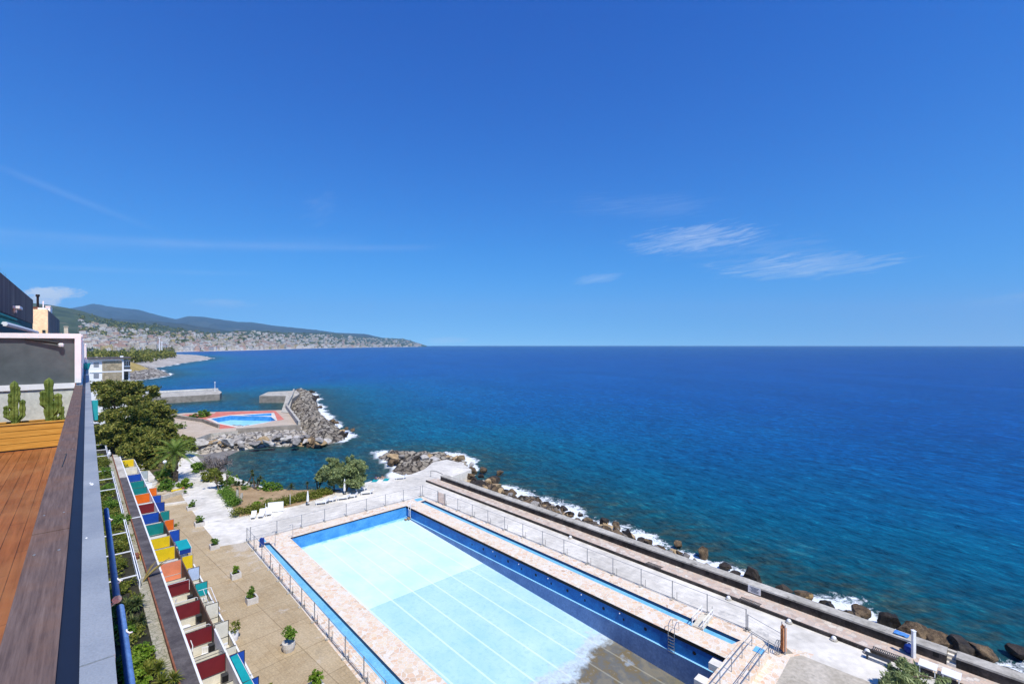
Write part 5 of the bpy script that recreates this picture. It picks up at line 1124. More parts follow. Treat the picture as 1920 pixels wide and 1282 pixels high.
mb = MB(); mb.ubox(-20, dm - .1, 5.2, 6.18, ZC - .2, ZC); mb.ubox(dm + .1, du, 5.2, 6.18, ZC - .2, ZC + .004); mb.build('roof', M['bitumen'], cb)
mb = MB(); mb.ubox(du, UF, 5.2, 6.18, ZC - .2, ZC + .006); mb.build('pale_roof', M['concrete_old'], cb)
mb = MB(); mb.ubox(dm - .1, dm + .1, 5.2, 6.18, ZC - .2, ZC + .06); mb.build('roof_rib', M['white'], cb)
mb = MB(); mb.ubox(-20, UF, 6.18, 6.33, ZC - .35, ZC + .05); mb.build('white_edge', M['white'], cb)
mb = MB(); mb.ubox(-20, UF, 5.09, 5.2, ZC - .3, ZC + .03); mb.build('gutter', M['rust'], cb)
mb = MB(); mb.ubox(-20, UF, 5.2, 6.3, 0.0, ZC - .2); mb.build('wall', M['brown'], cb)
PI_, PM, PO = 6.36, 8.42, 9.58
inner = [(862.6, 'yellow'), (877, 'cream'), (891, 'blue'), (904, 'green'), (916, 'green'), (928, 'orange'), (946.7, 'maroon'), (965, 'blue'), (985, 'green'), (1011, 'yellow'), (1031.4, 'yellow'), (1058, 'salmon'), (1096, 'maroon'), (1137, 'maroon'), (1188, 'maroon'), (1244, 'maroon'), (1310, 'maroon')]
outer = [(884, 'grey'), (915.5, 'orange'), (930, 'blue'), (943, 'navy'), (959.7, 'green'), (975.8, 'orange'), (996, 'blue'), (1043.8, 'yellow'), (1066.8, 'pale blue'), (1095, 'teal'), (1135, 'cream'), (1170.6, 'cream'), (1229, 'blue'), (1280, 'blue'), (1335, 'cream')]
ordn = ['farthest', 'second', 'third', 'fourth', 'fifth', 'sixth', 'seventh']
cnt = {}
def partition(u, p0, p1, colr, zt, row, near):
    k = (row, colr); cnt[k] = cnt.get(k, 0) + 1; tot = sum(1 for _, c in (inner if row == 'inner' else outer) if c == colr)
    lb = f"{colr} cabin partition in the {row} row" + ('' if tot == 1 else f", {ordn[cnt[k] - 1]} {colr} one from the far end")
    r = empty('cabin_partition', P(u, (p0 + p1) / 2, 0), lb, 'partition', f'cabin partitions of the {row} row')
    e = .05; zm = zt * (.36 if near else .30)
    mb = MB(); mb.ubox(u - .012, u + .012, p0 + e, p1 - e, zm + .05, zt - .06); mb.build('canvas_panel', M['canvas'][colr], r)
    mb = MB(); mb.ubox(u - .012, u + .012, p0 + e, p1 - e, .08, zm - .03); mb.build('lower_panel', M['canvas']['cream' if near or colr in ('cream', 'maroon') else colr], r)
    fm_ = M['dark_metal'] if near or colr in ('blue', 'navy', 'green') else M['grey_metal']
    mb = MB(); 
    for q in (p0 + .02, p1 - .02): mb.tube([P(u, q, 0), P(u, q, zt)], .028, 6)
    for z in (zt - .02, zm): mb.tube([P(u, p0 + .02, z), P(u, p1 - .02, z)], .028, 6)
    mb.build('frame', fm_, r)
    return r
ui = []
for (y, c) in inner: u = u_of(y, PI_, 2.2); ui.append(u); partition(u, PI_, PM - .06, c, 2.2, 'inner', y > 1085)
uo = []
for (y, c) in outer: u = u_of(y, PM, 2.2); uo.append(u); partition(u, PM + .06, PO - .04, c, 2.2, 'outer', y > 1060)
def dividers(lst, us, p0, p1, row):
    seen = {}
    for i in range(len(lst) - 1):
        c = lst[i][1]; seen[c] = seen.get(c, 0) + 1; tot = sum(1 for _, k in lst if k == c)
        if lst[i][0] < 870: continue
        u = us[i] - (us[i] - us[i + 1]) * .5; lb = f"low pale divider just in front of the {'' if tot == 1 else ordn[seen[c] - 1] + ' '}{c} partition of the {row} row"
        r = empty('stall_divider', P(u, (p0 + p1) / 2, 0), lb, 'divider', f'low dividers of the {row} row'); h = 1.25 if lst[i][0] > 1040 else 1.5
        mb = MB(); mb.ubox(u - .03, u + .03, p0, p1, .05, h); mb.build('panel', M['canvas']['cream'] if lst[i][0] > 1040 else M['white'], r); mb = MB(); mb.tube([P(u, p0, h + .03), P(u, p1, h + .03)], .03, 6); mb.build('top_rail', M['dark_metal'], r)
        mb = MB(); mb.ubox(u + .031, u + .55, p0 + .15, p1 - .15, .38, .44); mb.build('bench_seat', M['white'], r)
dividers(inner, ui, PI_ + .02, PM - .08, 'inner'); dividers(outer, uo, PM + .08, PO - .06, 'outer')
def chair(p, rz, label, matn='white'):
    c_, s_ = math.cos(rz), math.sin(rz); X = Vector((c_, s_, 0)); Y = Vector((-s_, c_, 0)); ax = (X, Y, ZV); r = empty('plastic_chair', p, label, 'chair', 'chairs of the cabin stalls')
    mb = MB(); mb.box(p + ZV * .43, .24, .23, .02, 0, ax); mb.build('seat', M[matn], r)
    mb = MB(); [mb.box(p + Y * .23 + X * a + ZV * .68, .03, .015, .23, 0, ax) for a in (-.18, -.06, .06, .18)]; mb.box(p + Y * .23 + ZV * .92, .24, .02, .04, 0, ax); mb.build('backrest', M[matn], r)
    for a in (-.2, .2):
        for b in (-.19, .19): mb = MB(); mb.box(p + X * a + Y * b + ZV * .205, .02, .02, .205, 0, ax); mb.build('leg', M[matn], r)
for i, (u_, p_, rz, lb) in enumerate([(uo[9] - 1.2, 8.9, .3, 'white chair in the teal outer stall'), (uo[10] - 1.3, 9.0, 2.2, 'white chair below the first cream outer partition'), (uo[11] - 1.6, 9.0, .9, 'white chair below the nearest cream outer partition'), (ui[12] - 1.2, 7.2, 2.0, 'white chair in the farthest maroon bay'), (ui[14] - 1.1, 7.6, .4, 'white chair beside the bent white handrail'), (uo[1] + 1.5, 9.0, 1.0, 'white chair in the far outer stall by the grey panel'), (uo[0] - 2.0, 9.2, 2.5, 'white chair just in front of the grey outer panel'), (ui[1] - 1.0, 7.4, 1.2, 'white chair in front of the cream inner partition'), (uo[8] - 1.4, 9.0, .2, 'white chair below the pale blue outer partition')]): chair(P(u_, p_, .05), rz, lb)
for i, (u_, p_, lb) in enumerate([(uo[9] - 2.0, 9.1, 'small white table in the teal outer stall'), (ui[13] - 1.5, 7.0, 'small white table in the second maroon bay'), (uo[0] - 1.0, 8.9, 'small white table behind the grey outer panel')]):
    r = empty('small_table', P(u_, p_, .05), lb, 'table'); mb = MB(); mb.lathe([(.38, .70), (.4, .72), (.38, .74)], P(u_, p_, .05), 14); mb.build('tabletop', M['white'], r); mb = MB(); mb.lathe([(.22, 0), (.2, .03), (.04, .06), (.04, .70)], P(u_, p_, .05), 10); mb.build('pedestal', M['white'], r)
# middle and outer low walls of the stalls
mid = empty('stall_wall', P(40, PM, 0), 'brown middle wall between the two rows of stalls with white near end', 'wall')
mb = MB(); mb.ubox(ui[14] - .6, ui[7], PM - .05, PM + .05, 0, 2.0); mb.build('wall_panel', M['brown'], mid)
mb = MB(); mb.ubox(ui[14] - .6, -20, PM - .06, PM + .06, 0, 2.1); mb.ubox(ui[7], ui[0], PM - .05, PM + .05, 0, 2.05); mb.build('white_panel', M['white'], mid)
ow = empty('stall_wall', P(40, PO, 0), 'low cream outer wall of the stalls facing the beige terrace', 'wall')
mb = MB(); mb.ubox(-20, uo[7], PO - .03, PO + .05, 0, 1.0); mb.build('wall_panel', M['cream'], ow)
mb = MB(); mb.ubox(-20, uo[7], PO - .05, PO + .07, 1.0, 1.05); mb.build('rim', M['white'], ow)
mb = MB(); mb.ubox(-20, ui[0] + 1, 6.34, PO - .05, .006, .05); struct(mb.build('stall_floor', M['cream']))
# fittings seen in the near stalls: dark boxes, white cross bars
for i, y in enumerate((1116, 1152, 1206, 1262)):
    u = u_of(y, PM, .9); lb = ['farthest', 'second farthest', 'second nearest', 'nearest'][i] + ' small dark cupboard fixed beside a maroon partition'; r = empty('stall_cupboard', P(u, PM - .3, .6), lb, 'cupboard', 'cupboards of the inner stalls'); mb = MB(); mb.ubox(u - .25, u + .25, PM - .5, PM - .06, .5, 1.0); mb.build('case', M['dark_metal'], r); mb = MB(); mb.ubox(u - .262, u - .25, PM - .48, PM - .08, .52, .98); mb.build('door', M['black'], r)
    c = u + 1.0; mb = MB(); mb.tube([P(c, PI_, 2.25), P(c, PM - .3, 2.25), P(c, PM - .2, 2.18), P(c, PM - .2, 1.2)], .022, 6); tag(mb.build('curtain_rail', M['white_metal'] if i < 3 else M['dark_metal']), ['farthest', 'second farthest', 'second nearest', 'nearest'][i] + ' bent curtain rail over the maroon stalls', 'rail', 'curtain rails of the inner stalls')
mb = MB(); q = [P(u_of(1205, 6.6, 1.2), 6.6, 1.2), P(u_of(1205, 6.6, 1.2) - .1, 6.8, 1.5), P(u_of(1205, 6.6, 1.2) - 1.3, 6.8, 1.5), P(u_of(1205, 6.6, 1.2) - 1.4, 6.75, 1.1)]; mb.tube(q, .035, 6); tag(mb.build('hand_rail', M['white_metal']), 'short white bent handrail in the second nearest maroon stall', 'rail')
# teal box canopy in the outer row
a = u_of(1014, PM + .1, 2.3); r = empty('box_canopy', P(a - 2, PM + .6, 2.2), 'turquoise flat box canopy with dark blue front over an outer stall', 'canopy')
ub = a - 3.3; mb = MB(); mb.ubox(ub, a, PM + .08, PO + .1, 2.2, 2.26); mb.build('top', M['canvas']['teal'], r); mb = MB(); mb.ubox(ub - .02, ub, PM + .08, PO + .1, 1.7, 2.2); mb.build('front_valance', M['canvas']['navy'], r)
mb = MB()
for q in (PM + .1, PO + .08): mb.tube([P(ub, q, 0), P(ub, q, 2.2)], .03); mb.tube([P(a, q, 0), P(a, q, 2.2)], .03)
mb.build('leg', M['white_metal'], r)
mb = MB(); mb.ubox(ub - .01, a, PO + .1, PO + .13, 2.19, 2.27); mb.build('edge_trim', M['white'], r)
# slanting turquoise awning strip near the bottom
a0, a1 = u_of(1230, PM + .1, 2.2), u_of(1292, PM + .1, 2.2); r = empty('slanting_awning', P(a0, PM + .3, 2), 'slanting turquoise awning strip beside the nearest blue outer partitions', 'awning')
mb = MB(); mb.quad(P(a0, PM + .1, 2.15), P(a0, PM + .55, 2.2), P(a1 - 2, PM + .62, 2.2), P(a1 - 2, PM + .1, 2.15)); mb.quad(P(a0, PM + .1, 2.12), P(a1 - 2, PM + .1, 2.12), P(a1 - 2, PM + .62, 2.17), P(a0, PM + .55, 2.17)); mb.build('canvas', M['canvas']['teal'], r)
mb = MB(); mb.tube([P(a0, PM + .58, 2.2), P(a1 - 2, PM + .65, 2.2)], .02); mb.build('edge_tube', M['white_metal'], r)
# white frame and table in the teal stall
u = u_of(1107, PM + .1, 2.1) ; r = empty('shade_support', P(u, PM + .5, 2), 'thin white T shaped frame over the teal outer stall', 'frame stand'); mb = MB(); mb.tube([P(u, PM + .1, 2.1), P(u, PO - .06, 2.1)], .022); mb.build('cross_bar', M['white_metal'], r); mb = MB(); mb.tube([P(u, PM + .5, 2.1), P(u - 3.2, PM + .4, 2.1)], .022); mb.build('long_bar', M['white_metal'], r)
mb = MB(); mb.tube([P(u, PO - .02, 2.1), P(u - 4.2, PO - .02, 1.6)], .03); mb.build('side_bar', M['white_metal'], r)
# white tub with plant in the nearest blue stall
def pot_round(p, R, h, label, mat='white'):
    r = empty('potted_shrub', p, label, 'plant'); mb = MB(); mb.lathe([(R * .8, 0), (R, h * .5), (R, h), (R * .88, h), (R * .86, h - .06)], p, 16); mb.build('pot', M[mat], r); return r
c = P(u_of(1270, 9.1, .6), 9.05, 0); r = pot_round(c, .5, .5, 'round white tub with a dry plant between the two nearest blue partitions'); mb = MB(); rosette(mb, c + ZV * .5, .4, 30, .03); mb.build('foliage', M['strawleaf'], r)
# ---- plants of the garden strip
def gbush(y, p, R, n, mat, label, h=.7, **kw):
    u = u_of(y, p, 2.3); g = P(u, p, 2.0); bl = [(g + UV * VR.uniform(-.9, .9) * R + NV * VR.uniform(-.35, .35) * R + ZV * R * h * VR.uniform(.2, .8), (R * .5,) * 3) for _ in range(8)]
    return plant('garden_shrub', g, bl, n, kw.pop('size', .13), mat, label, 'shrub', [([g, g + ZV * R * h * .7], [.06, .03])], perblob=9, **kw)
gbush(1243, 3.05, 1.5, 4200, 'bright', 'dense bright green shrub in the strip, nearest the camera but one'); gbush(1108, 2.85, 1.2, 2600, 'hedge', 'yellowish flowering shrub at the end of the white rails'); gbush(1062, 3.0, 1.2, 2300, 'hedge', 'mossy olive shrub inside the white pergola rails'); gbush(1030, 3.0, 1.3, 2000, 'hedge', 'second olive shrub inside the pergola rails'); gbush(976, 3.9, 1.5, 3200, 'bush', 'dark green shrub overhanging the pergola rail end'); gbush(948, 3.2, 1.5, 2200, 'bush', 'green shrub behind the far pergola rail'); gbush(920, 3.2, 1.6, 2000, 'bush', 'dark shrub in the middle of the garden strip'); gbush(890, 3.3, 1.7, 1800, 'bush', 'shrub with orange tints near the far pergola', h=.8); gbush(868, 3.6, 1.8, 1700, 'hedge', 'rusty tinted shrub at the far end of the strip'); gbush(835, 3.4, 2.4, 1900, 'bright', 'light green shrub under the pines by the pergola'); gbush(1180, 2.7, 1.0, 1500, 'bush', 'shrub behind the grey green yuccas'); gbush(1290, 2.8, 1.3, 2600, 'bright', 'feathery yellow green shrub in the bottom corner')
def gy(y, p, R, n, label, mat='yucca', z=2.4, w_=.05):
    yucca(0, 0, [(0, 0, z - 2.0), (.5, .3, z - 1.9), (-.5, .4, z - 2.1)], R, label, mat=mat, w_=w_, n=n, base=P(u_of(y, p, z), p, 2.0))
gy(1140, 3.2, 1.1, 90, 'dark spiky yucca clump beside the rough stone path'); gy(1170, 3.3, .9, 80, 'grey green yucca clump in the garden strip'); gy(1265, 3.6, 1.0, 70, 'yellow green spiky clump near the bottom edge', 'hedge'); gy(1282, 4.3, .8, 60, 'tall spiky shoots beside the rusty gutter', 'hedge')
u = u_of(1085, 4.6, 2.4); r = empty('dry_fronds', P(u, 4.7, 2.06), 'tall straw coloured dry fronds leaning over the cabin roof', 'plant'); mb = MB()
for i in range(16):
    a = VR.uniform(-.5, .9); l = VR.uniform(1.6, 3.0); d_ = (NV * math.cos(a) + UV * math.sin(a)); pts = [P(u, 4.7, 2.06) + d_ * l * s_ * .75 + ZV * (l * s_ * 1.0 - l * .35 * s_ * s_) for s_ in (0, .25, .5, .75, 1)]; mb.tube(pts, [.035, .045, .05, .035, .008], 4)
mb.build('leaves', M['strawleaf'], r)
p = P(u_of(1045, 4.75, 2.06), 4.75, 2.06); r = empty('terracotta_pots', p, 'terracotta pots with a yellow plank on the rough stone path', 'pot')
for i in range(3): mb = MB(); mb.lathe([(.12, 0), (.19, .32), (.19, .36)], p + UV * (.5 * i - .5) + NV * (.1 * (i % 2)), 10); mb.build('pot', M['rust'], r)
mb = MB(); mb.ubox(u_of(1045, 4.75, 2.06) - 1.3, u_of(1045, 4.75, 2.06) + 1.1, 4.95, 5.02, 2.1, 2.35); mb.build('plank', M['strawleaf'] if False else pmat('yellow_plank', (.55, .38, .08), (.66, .48, .14), 2, .8), r)
p = P(UF + 1.2, 4.7, 2.06); mb = MB(); mb.lathe([(.2, 0), (.32, .35), (.28, .75), (.12, .95), (.17, 1.15), (.05, 1.3)], p, 8); tag(mb.build('garden_statue', M['white']), 'small white garden figure at the far end of the cabin roof', 'statue')

# ---------------------------------------------------------------- fences round the pool
def fence(pts, step, h, label, thin=False, stubs=True):
    """temporary fence: posts on feet, top and bottom rails, thin wires"""
    L_ = [Vector(p) for p in pts]; r = empty('mesh_fence', L_[0], label, 'fence')
    for a, b in zip(L_[:-1], L_[1:]):
        d_ = (b - a).normalized(); s_ = Vector((-d_.y, d_.x, 0)); n = max(1, round((b - a).length / step)); zz = ZV * a.z * 0
        for i in range(n + 1):
            p = a.lerp(b, i / n); mb = MB(); mb.tube([p + ZV * .05, p + ZV * h], .045, 6); po = mb.build('post', M['grey_metal'], r)
            mb = MB(); mb.box(p + ZV * .06, .33, .11, .06, 0, (s_, d_, ZV)); f_ = mb.build('foot_block', M['concrete_old'], po); f_.location = -po.location - r.location
            if stubs and i < n:
                q = a.lerp(b, (i + .12) / n) + s_ * .12; mb = MB(); mb.tube([q, q + ZV * h * .45], .022, 5); mb.build('brace', M['dark_metal'], r)
        mb = MB(); mb.tube([a + ZV * (h - .04), b + ZV * (h - .04)], .022, 5); mb.build('top_rail', M['grey_metal'], r)
        mb = MB(); mb.tube([a + ZV * .14, b + ZV * .14], .03 if not thin else .022, 5); mb.build('bottom_rail', M['dark_metal'] if thin else M['grey_metal'], r)
        mb = MB()
        for k in range(1, 5): mb.tube([a + ZV * (.14 + (h - .2) * k / 5), b + ZV * (.14 + (h - .2) * k / 5)], .006, 3, cap=False)
        mb.build('wire_mesh', M['grey_metal'], r)
    return r
f0, f1, f2, f3 = G(463, 1016), G(792, 930), G(1399, 1180), G(1466, 1220)
fl2 = G(680, 1273); fd = (fl2 - f0).normalized()
fence([f0, f0 + fd * 42], 3.5, 1.9, 'grey mesh fence along the left foot bath and the beige terrace', True)
fence([f0 + Vector((.3, .3, 0)), f1 - Vector((.3, .3, 0))], 3.5, 1.9, 'grey mesh fence across the far end of the pool', stubs=False)
fence([f1, f1 + (f2 - f1) * .085], 3.5, 1.9, 'short grey fence bay at the far right corner beside the orange gate', stubs=False)
fence([f1 + (f2 - f1) * .12, f2], 3.5, 1.9, 'grey mesh fence along the sea side of the pool')
fence([f2 + (f3 - f2) * .05, f3], 3.4, 1.5, 'short fence run beside the raised stone platform', stubs=False)
e_ = Vector((*blk[4], 0)); e0 = Vector((*blk[3], 0)) + LU * .3
ra = empty('platform_railing', e0, 'thin grey tubular railing round the raised stone platform', 'railing')
for off in (0.0, 1.3):
    q0 = Vector((blk[3][0], blk[3][1], zb)) - LU * off * 1.0 + LN * .3; q1 = q0 + LN * 9
    for z in (.55, 1.1): mb = MB(); mb.tube([q0 + ZV * z, q1 + ZV * z], .03, 6); mb.build('rail', M['grey_metal'], ra)
    for i in range(5): p = q0.lerp(q1, i / 4); mb = MB(); mb.tube([p, p + ZV * 1.1], .03, 6); mb.build('post', M['grey_metal'], ra)
M['orange_net'] = pmat('orange_net', (.62, .26, .12), (.76, .38, .2), 3, .9)
def gate(p, d_, w_, h, label, folded=False):
    r = empty('fence_gate', p, label, 'gate'); s_ = Vector((-d_.y, d_.x, 0))
    mb = MB(); [mb.box(p + d_ * w_ * (i / 8 + .0625) + ZV * (h / 2 + .12), .018, .012, h / 2 - .08, 0, (d_, s_, ZV)) for i in range(8)]
    for k in range(9): mb.box(p + d_ * w_ / 2 + ZV * (.2 + (h - .16) * k / 8), w_ / 2 - .03, .014, .022, 0, (d_, s_, ZV))
    if folded:
        k_ = 7; vs_ = [p + d_ * (w_ * i / k_) + s_ * (.16 * (-1) ** i) + ZV * z for i in range(k_ + 1) for z in (.25, h * .97)]; mb.add(vs_, [(2 * i, 2 * i + 2, 2 * i + 3, 2 * i + 1) for i in range(k_)])
    mb.build('orange_net', M['orange_net'], r)
    for q in (p, p + d_ * w_): mb = MB(); mb.tube([q, q + ZV * (h + .2)], .04, 6); mb.build('post', M['grey_metal'], r)
g0 = f1 + (f2 - f1) * .088; gate(g0, (f2 - f1).normalized(), 2.0, 1.7, 'faded orange netted gate in the far right fence')
gate(f3, (LU + LN).normalized(), .5, 2.3, 'folded orange net tied to a post at the near end of the fence', True)
p = G(1478, 1226); mb = MB(); mb.add([p + q for q in (Vector((-.5, 0, .02)), Vector((.5, .1, .02)), Vector((.3, .6, .02)), Vector((-.4, .5, .02)), Vector((0, .25, .4)))], [(0, 1, 4), (1, 2, 4), (2, 3, 4), (3, 0, 4), (3, 2, 1, 0)]); tag(mb.build('weight_block', M['stonewall']), 'small grey weight leaning at the foot of the folded orange net', 'block')
mb = MB(); p = G(1456, 1221); 
for i in range(3): mb.tube([p + LN * (.6 * math.cos(a)) + ZV * (.5 + .45 * math.sin(a)) + LU * .15 * i for a in [k * .5 for k in range(13)]], .03, 5)
tag(mb.build('hose_coil', M['grey_metal']), 'coiled grey hose hanging near the folded orange net', 'hose')

# ---------------------------------------------------------------- planters on the terrace, sunbeds, umbrellas
def box_planter(x, y, s_, h, pr_, n, label, mat='concrete_old', z=0.0, fol='bush'):
    g = G(x, y, z); r = empty('potted_shrub', g, label, 'plant', 'planters of the beige terrace'); mb = MB(); ax = (UV, -NV, ZV); t = .07
    for a, b, dx, dy in ((s_ - t, 0, t, s_), (-s_ + t, 0, t, s_), (0, s_ - t, s_ - 2 * t, t), (0, -s_ + t, s_ - 2 * t, t)): mb.box(g + UV * a - NV * b + ZV * h / 2, dx, dy, h / 2, 0, ax)
    mb.build('box', M['planter'], r); mb = MB(); mb.box(g + ZV * h * .45, s_ - 2 * t, s_ - 2 * t, h * .43, 0, ax); mb.build('soil', M['plant_soil'], r)
    bl = [(g + Vector((VR.uniform(-.35, .35) * s_, VR.uniform(-.35, .35) * s_, h + pr_ * VR.uniform(.3, 1.2))), pr_ * VR.uniform(.5, .7)) for _ in range(6)]
    leaves(bl, n, max(.09, pr_ * .2), VR, perblob=9).build('foliage', M[fol], r)
    mb = MB(); mb.tube([g + ZV * h * .8, g + ZV * (h + pr_ * .8)], .04, 5); mb.build('stem', M['bark'], r)
M['planter'] = pmat('planter_concrete', (.58, .54, .49), (.70, .66, .60), 2.5, .85, .15)
box_planter(359, 955, .62, .5, .62, 500, 'rock edged planter with a dark shrub, farthest along the white path'); box_planter(374, 985, .6, .55, .6, 600, 'square planter with a rounded shrub by the white path, second from far'); box_planter(402, 1028, .52, .55, .55, 550, 'square planter with an upright shrub at the corner of the white path'); box_planter(442, 1083, .48, .6, .5, 600, 'white square planter with a small bright shrub, middle of the terrace', fol='bright'); box_planter(472, 1129, .5, .6, .55, 800, 'white square planter with a dense dark shrub, middle of the terrace')
box_planter(592, 1297, .5, .6, .62, 800, 'planter with a bright shrub cut by the bottom edge', fol='bright')
box_planter(347, 929, .45, .45, .3, 200, 'small stone planter beside the yellow bench')
c = G(541, 1219); r = pot_round(c, .52, .75, 'round pale tub with a dark bushy shrub, nearest on the terrace', 'planter'); leaves([(c + Vector((VR.uniform(-.3, .3), VR.uniform(-.3, .3), 1.1 + VR.uniform(0, .5))), .42) for _ in range(6)], 1200, .12, VR, perblob=10).build('foliage', M['bush'], r)
c = G(438.5, 1200); r = pot_round(c, .36, .8, 'tall white pot with a yellowish plant outside the white cabin partition'); leaves([(c + ZV * 1.1, .45), (c + Vector((.2, .1, 1.4)), .3)], 260, .12, VR).build('foliage', M['hedge'], r)
for (x, y, lb) in ((313, 1001, 'small dark shrub squeezed beside the turquoise canopy'), (321, 978, 'small shrub beside the orange outer partition'), (499, 1280, 'yellow green plant at the foot of the nearest blue partition')): bush(x + 8, y + 8, 5.5, 220, 'hedge', lb)
mb = MB(); lowwall('low_wall', [xy(G(306, 936)), xy(G(342, 925))], 0, .7, .5, M['slab'], 'low beige wall at the far end of the tiled terrace'); lowwall('low_wall', [xy(G(310, 948)), xy(G(345, 943))], 0, .3, .6, M['concrete'], 'very low white step at the far end of the tiled terrace')
c = G(331, 926); r = empty('yellow_bench', c, 'small yellow bench in front of the palm shrubs', 'bench'); mb = MB(); mb.box(c + ZV * .75, .75, .35, .04, 0, (NV, UV, ZV)); mb.build('seat', M['canvas']['yellow'], r)
for a in (-.6, .6): mb = MB(); mb.box(c + NV * a + ZV * .36, .06, .3, .35, 0, (NV, UV, ZV)); mb.build('leg', M['canvas']['yellow'], r)
c = G(343, 921); mb = MB(); mb.lathe([(.15, 0), (.28, .4), (.22, .75), (.12, .8)], c, 10); tag(mb.build('clay_jar', M['rust']), 'reddish clay jar beside the yellow bench', 'jar')
c = G(309, 890); r = empty('globe_lamp', c, 'round pale globe lamp among the shrubs left of the palm', 'lamp'); mb = MB(); mb.tube([c, c + ZV * 2.2], .05); mb.build('pole', M['grey_metal'], r); mb = MB(); mb.lathe([(.05, 2.2), (.3, 2.4), (.36, 2.6), (.3, 2.8), (.05, 2.95)], c, 12); mb.build('globe', M['white'], r, True)
def lounger_proto():
    r = empty('sun_lounger', (0, 0, 0), '', 'sun lounger', 'sunbeds by the hedge')
    mb = MB(); mb.box((0, .0, .34), .34, .7, .03); mb.build('bed', M['white'], r)
    mb = MB(); mb.add([(-.34, .7, .33), (.34, .7, .33), (.34, 1.15, .72), (-.34, 1.15, .72), (-.34, .7, .39), (.34, .7, .39), (.34, 1.12, .78), (-.34, 1.12, .78)], [(0, 3, 2, 1), (4, 5, 6, 7), (0, 1, 5, 4), (2, 3, 7, 6), (1, 2, 6, 5), (3, 0, 4, 7)]); mb.build('backrest', M['white'], r)
    for a in (-.3, .3):
        for b in (-.6, .65): mb = MB(); mb.box((a, b, .155), .03, .04, .155); mb.build('leg', M['white'], r)
    return r
lp = lounger_proto()
for i, (x, y, rz, lb) in enumerate([(475, 971, .4, 'white sunbed nearest the white path corner'), (490, 969, .35, 'second white sunbed from the path corner, with raised back'), (504, 965, .5, 'third white sunbed from the path corner, turned to the hedge'), (601.6, 945, -1.2, 'white sunbed with dark shade, just right of the closed parasol'), (615, 941, -1.2, 'white sunbed in the middle row, right of the first one past the parasol'), (642, 936.5, -1.2, 'white sunbed in front of the round trees, left of its pair'), (655.6, 933.5, -1.2, 'white sunbed in front of the round trees, right of its pair'), (685.7, 926.5, -1.2, 'white sunbed alone to the right of the round trees'), (675, 920, -1.1, 'white sunbed in the shade edge of the right round tree'), (749.5, 898, -1.3, 'white sunbed by the people at the cove edge')]):
    q = G(x, y)
    if i == 0: lp.location = q; lp.rotation_euler = (0, 0, rz); lp['label'] = lb
    else: dup(lp, q, rz, lb, 1.15)
c = G(517, 960); r = empty('folding_screen', c, 'upright white board standing against the olive hedge', 'board'); mb = MB(); mb.box(c + ZV * .85, 1.1, .04, .75, 0, (Vector((.95, .3, 0)), Vector((-.3, .95, 0)), ZV)); mb.build('panel', M['white'], r)
for a in (-.9, .9): mb = MB(); mb.tube([c + Vector((.95, .3, 0)) * a, c + Vector((.95, .3, 0)) * a + ZV * .2], .04); mb.build('foot', M['grey_metal'], r)
for (x, y, h, lb) in ((577, 946, 2.2, 'closed white parasol on a dark foot by the hedge'), (646, 926, 2.6, 'closed white parasol in front of the round trees')):
    c = G(x, y); r = empty('parasol', c, lb, 'parasol'); mb = MB(); mb.tube([c, c + ZV * (h + .1)], .03); mb.build('pole', M['white_metal'], r); mb = MB(); mb.lathe([(.06, .5), (.2, .6), (.17, h * .6), (.07, h), (.02, h + .08)], c, 9); mb.build('folded_canopy', M['white'], r); mb = MB(); mb.lathe([(.3, 0), (.3, .08), (.06, .12)], c, 10); mb.build('foot', M['dark_metal'], r)
for (x, y, h, lb) in ((544, 948, 1.9, 'thin pole at the hedge, left of the closed parasol'), (498, 968, 2.0, 'thin pole between the sunbeds by the path corner')): c = G(x, y); r = empty('thin_pole', c, lb, 'pole'); mb = MB(); mb.tube([c, c + ZV * h], .035); mb.build('shaft', M['white_metal'], r); mb = MB(); mb.lathe([(.12, 0), (.12, .06), (.05, .1)], c, 8); mb.build('foot', M['grey_metal'], r)
# railing at the wall's far end
c = W(-.02, .5, .25); r = empty('end_handrail', c, 'thin bent handrail at the far end of the sea wall', 'railing'); mb = MB(); q = W(-.055, .5, 0); mb.tube([V(q, 0), V(q, 1.2), V(W(-.03, .5, 0), 1.45), V(W(0, .5, 0), 1.3)], .05, 6); mb.build('rail', M['dark_metal'], r)
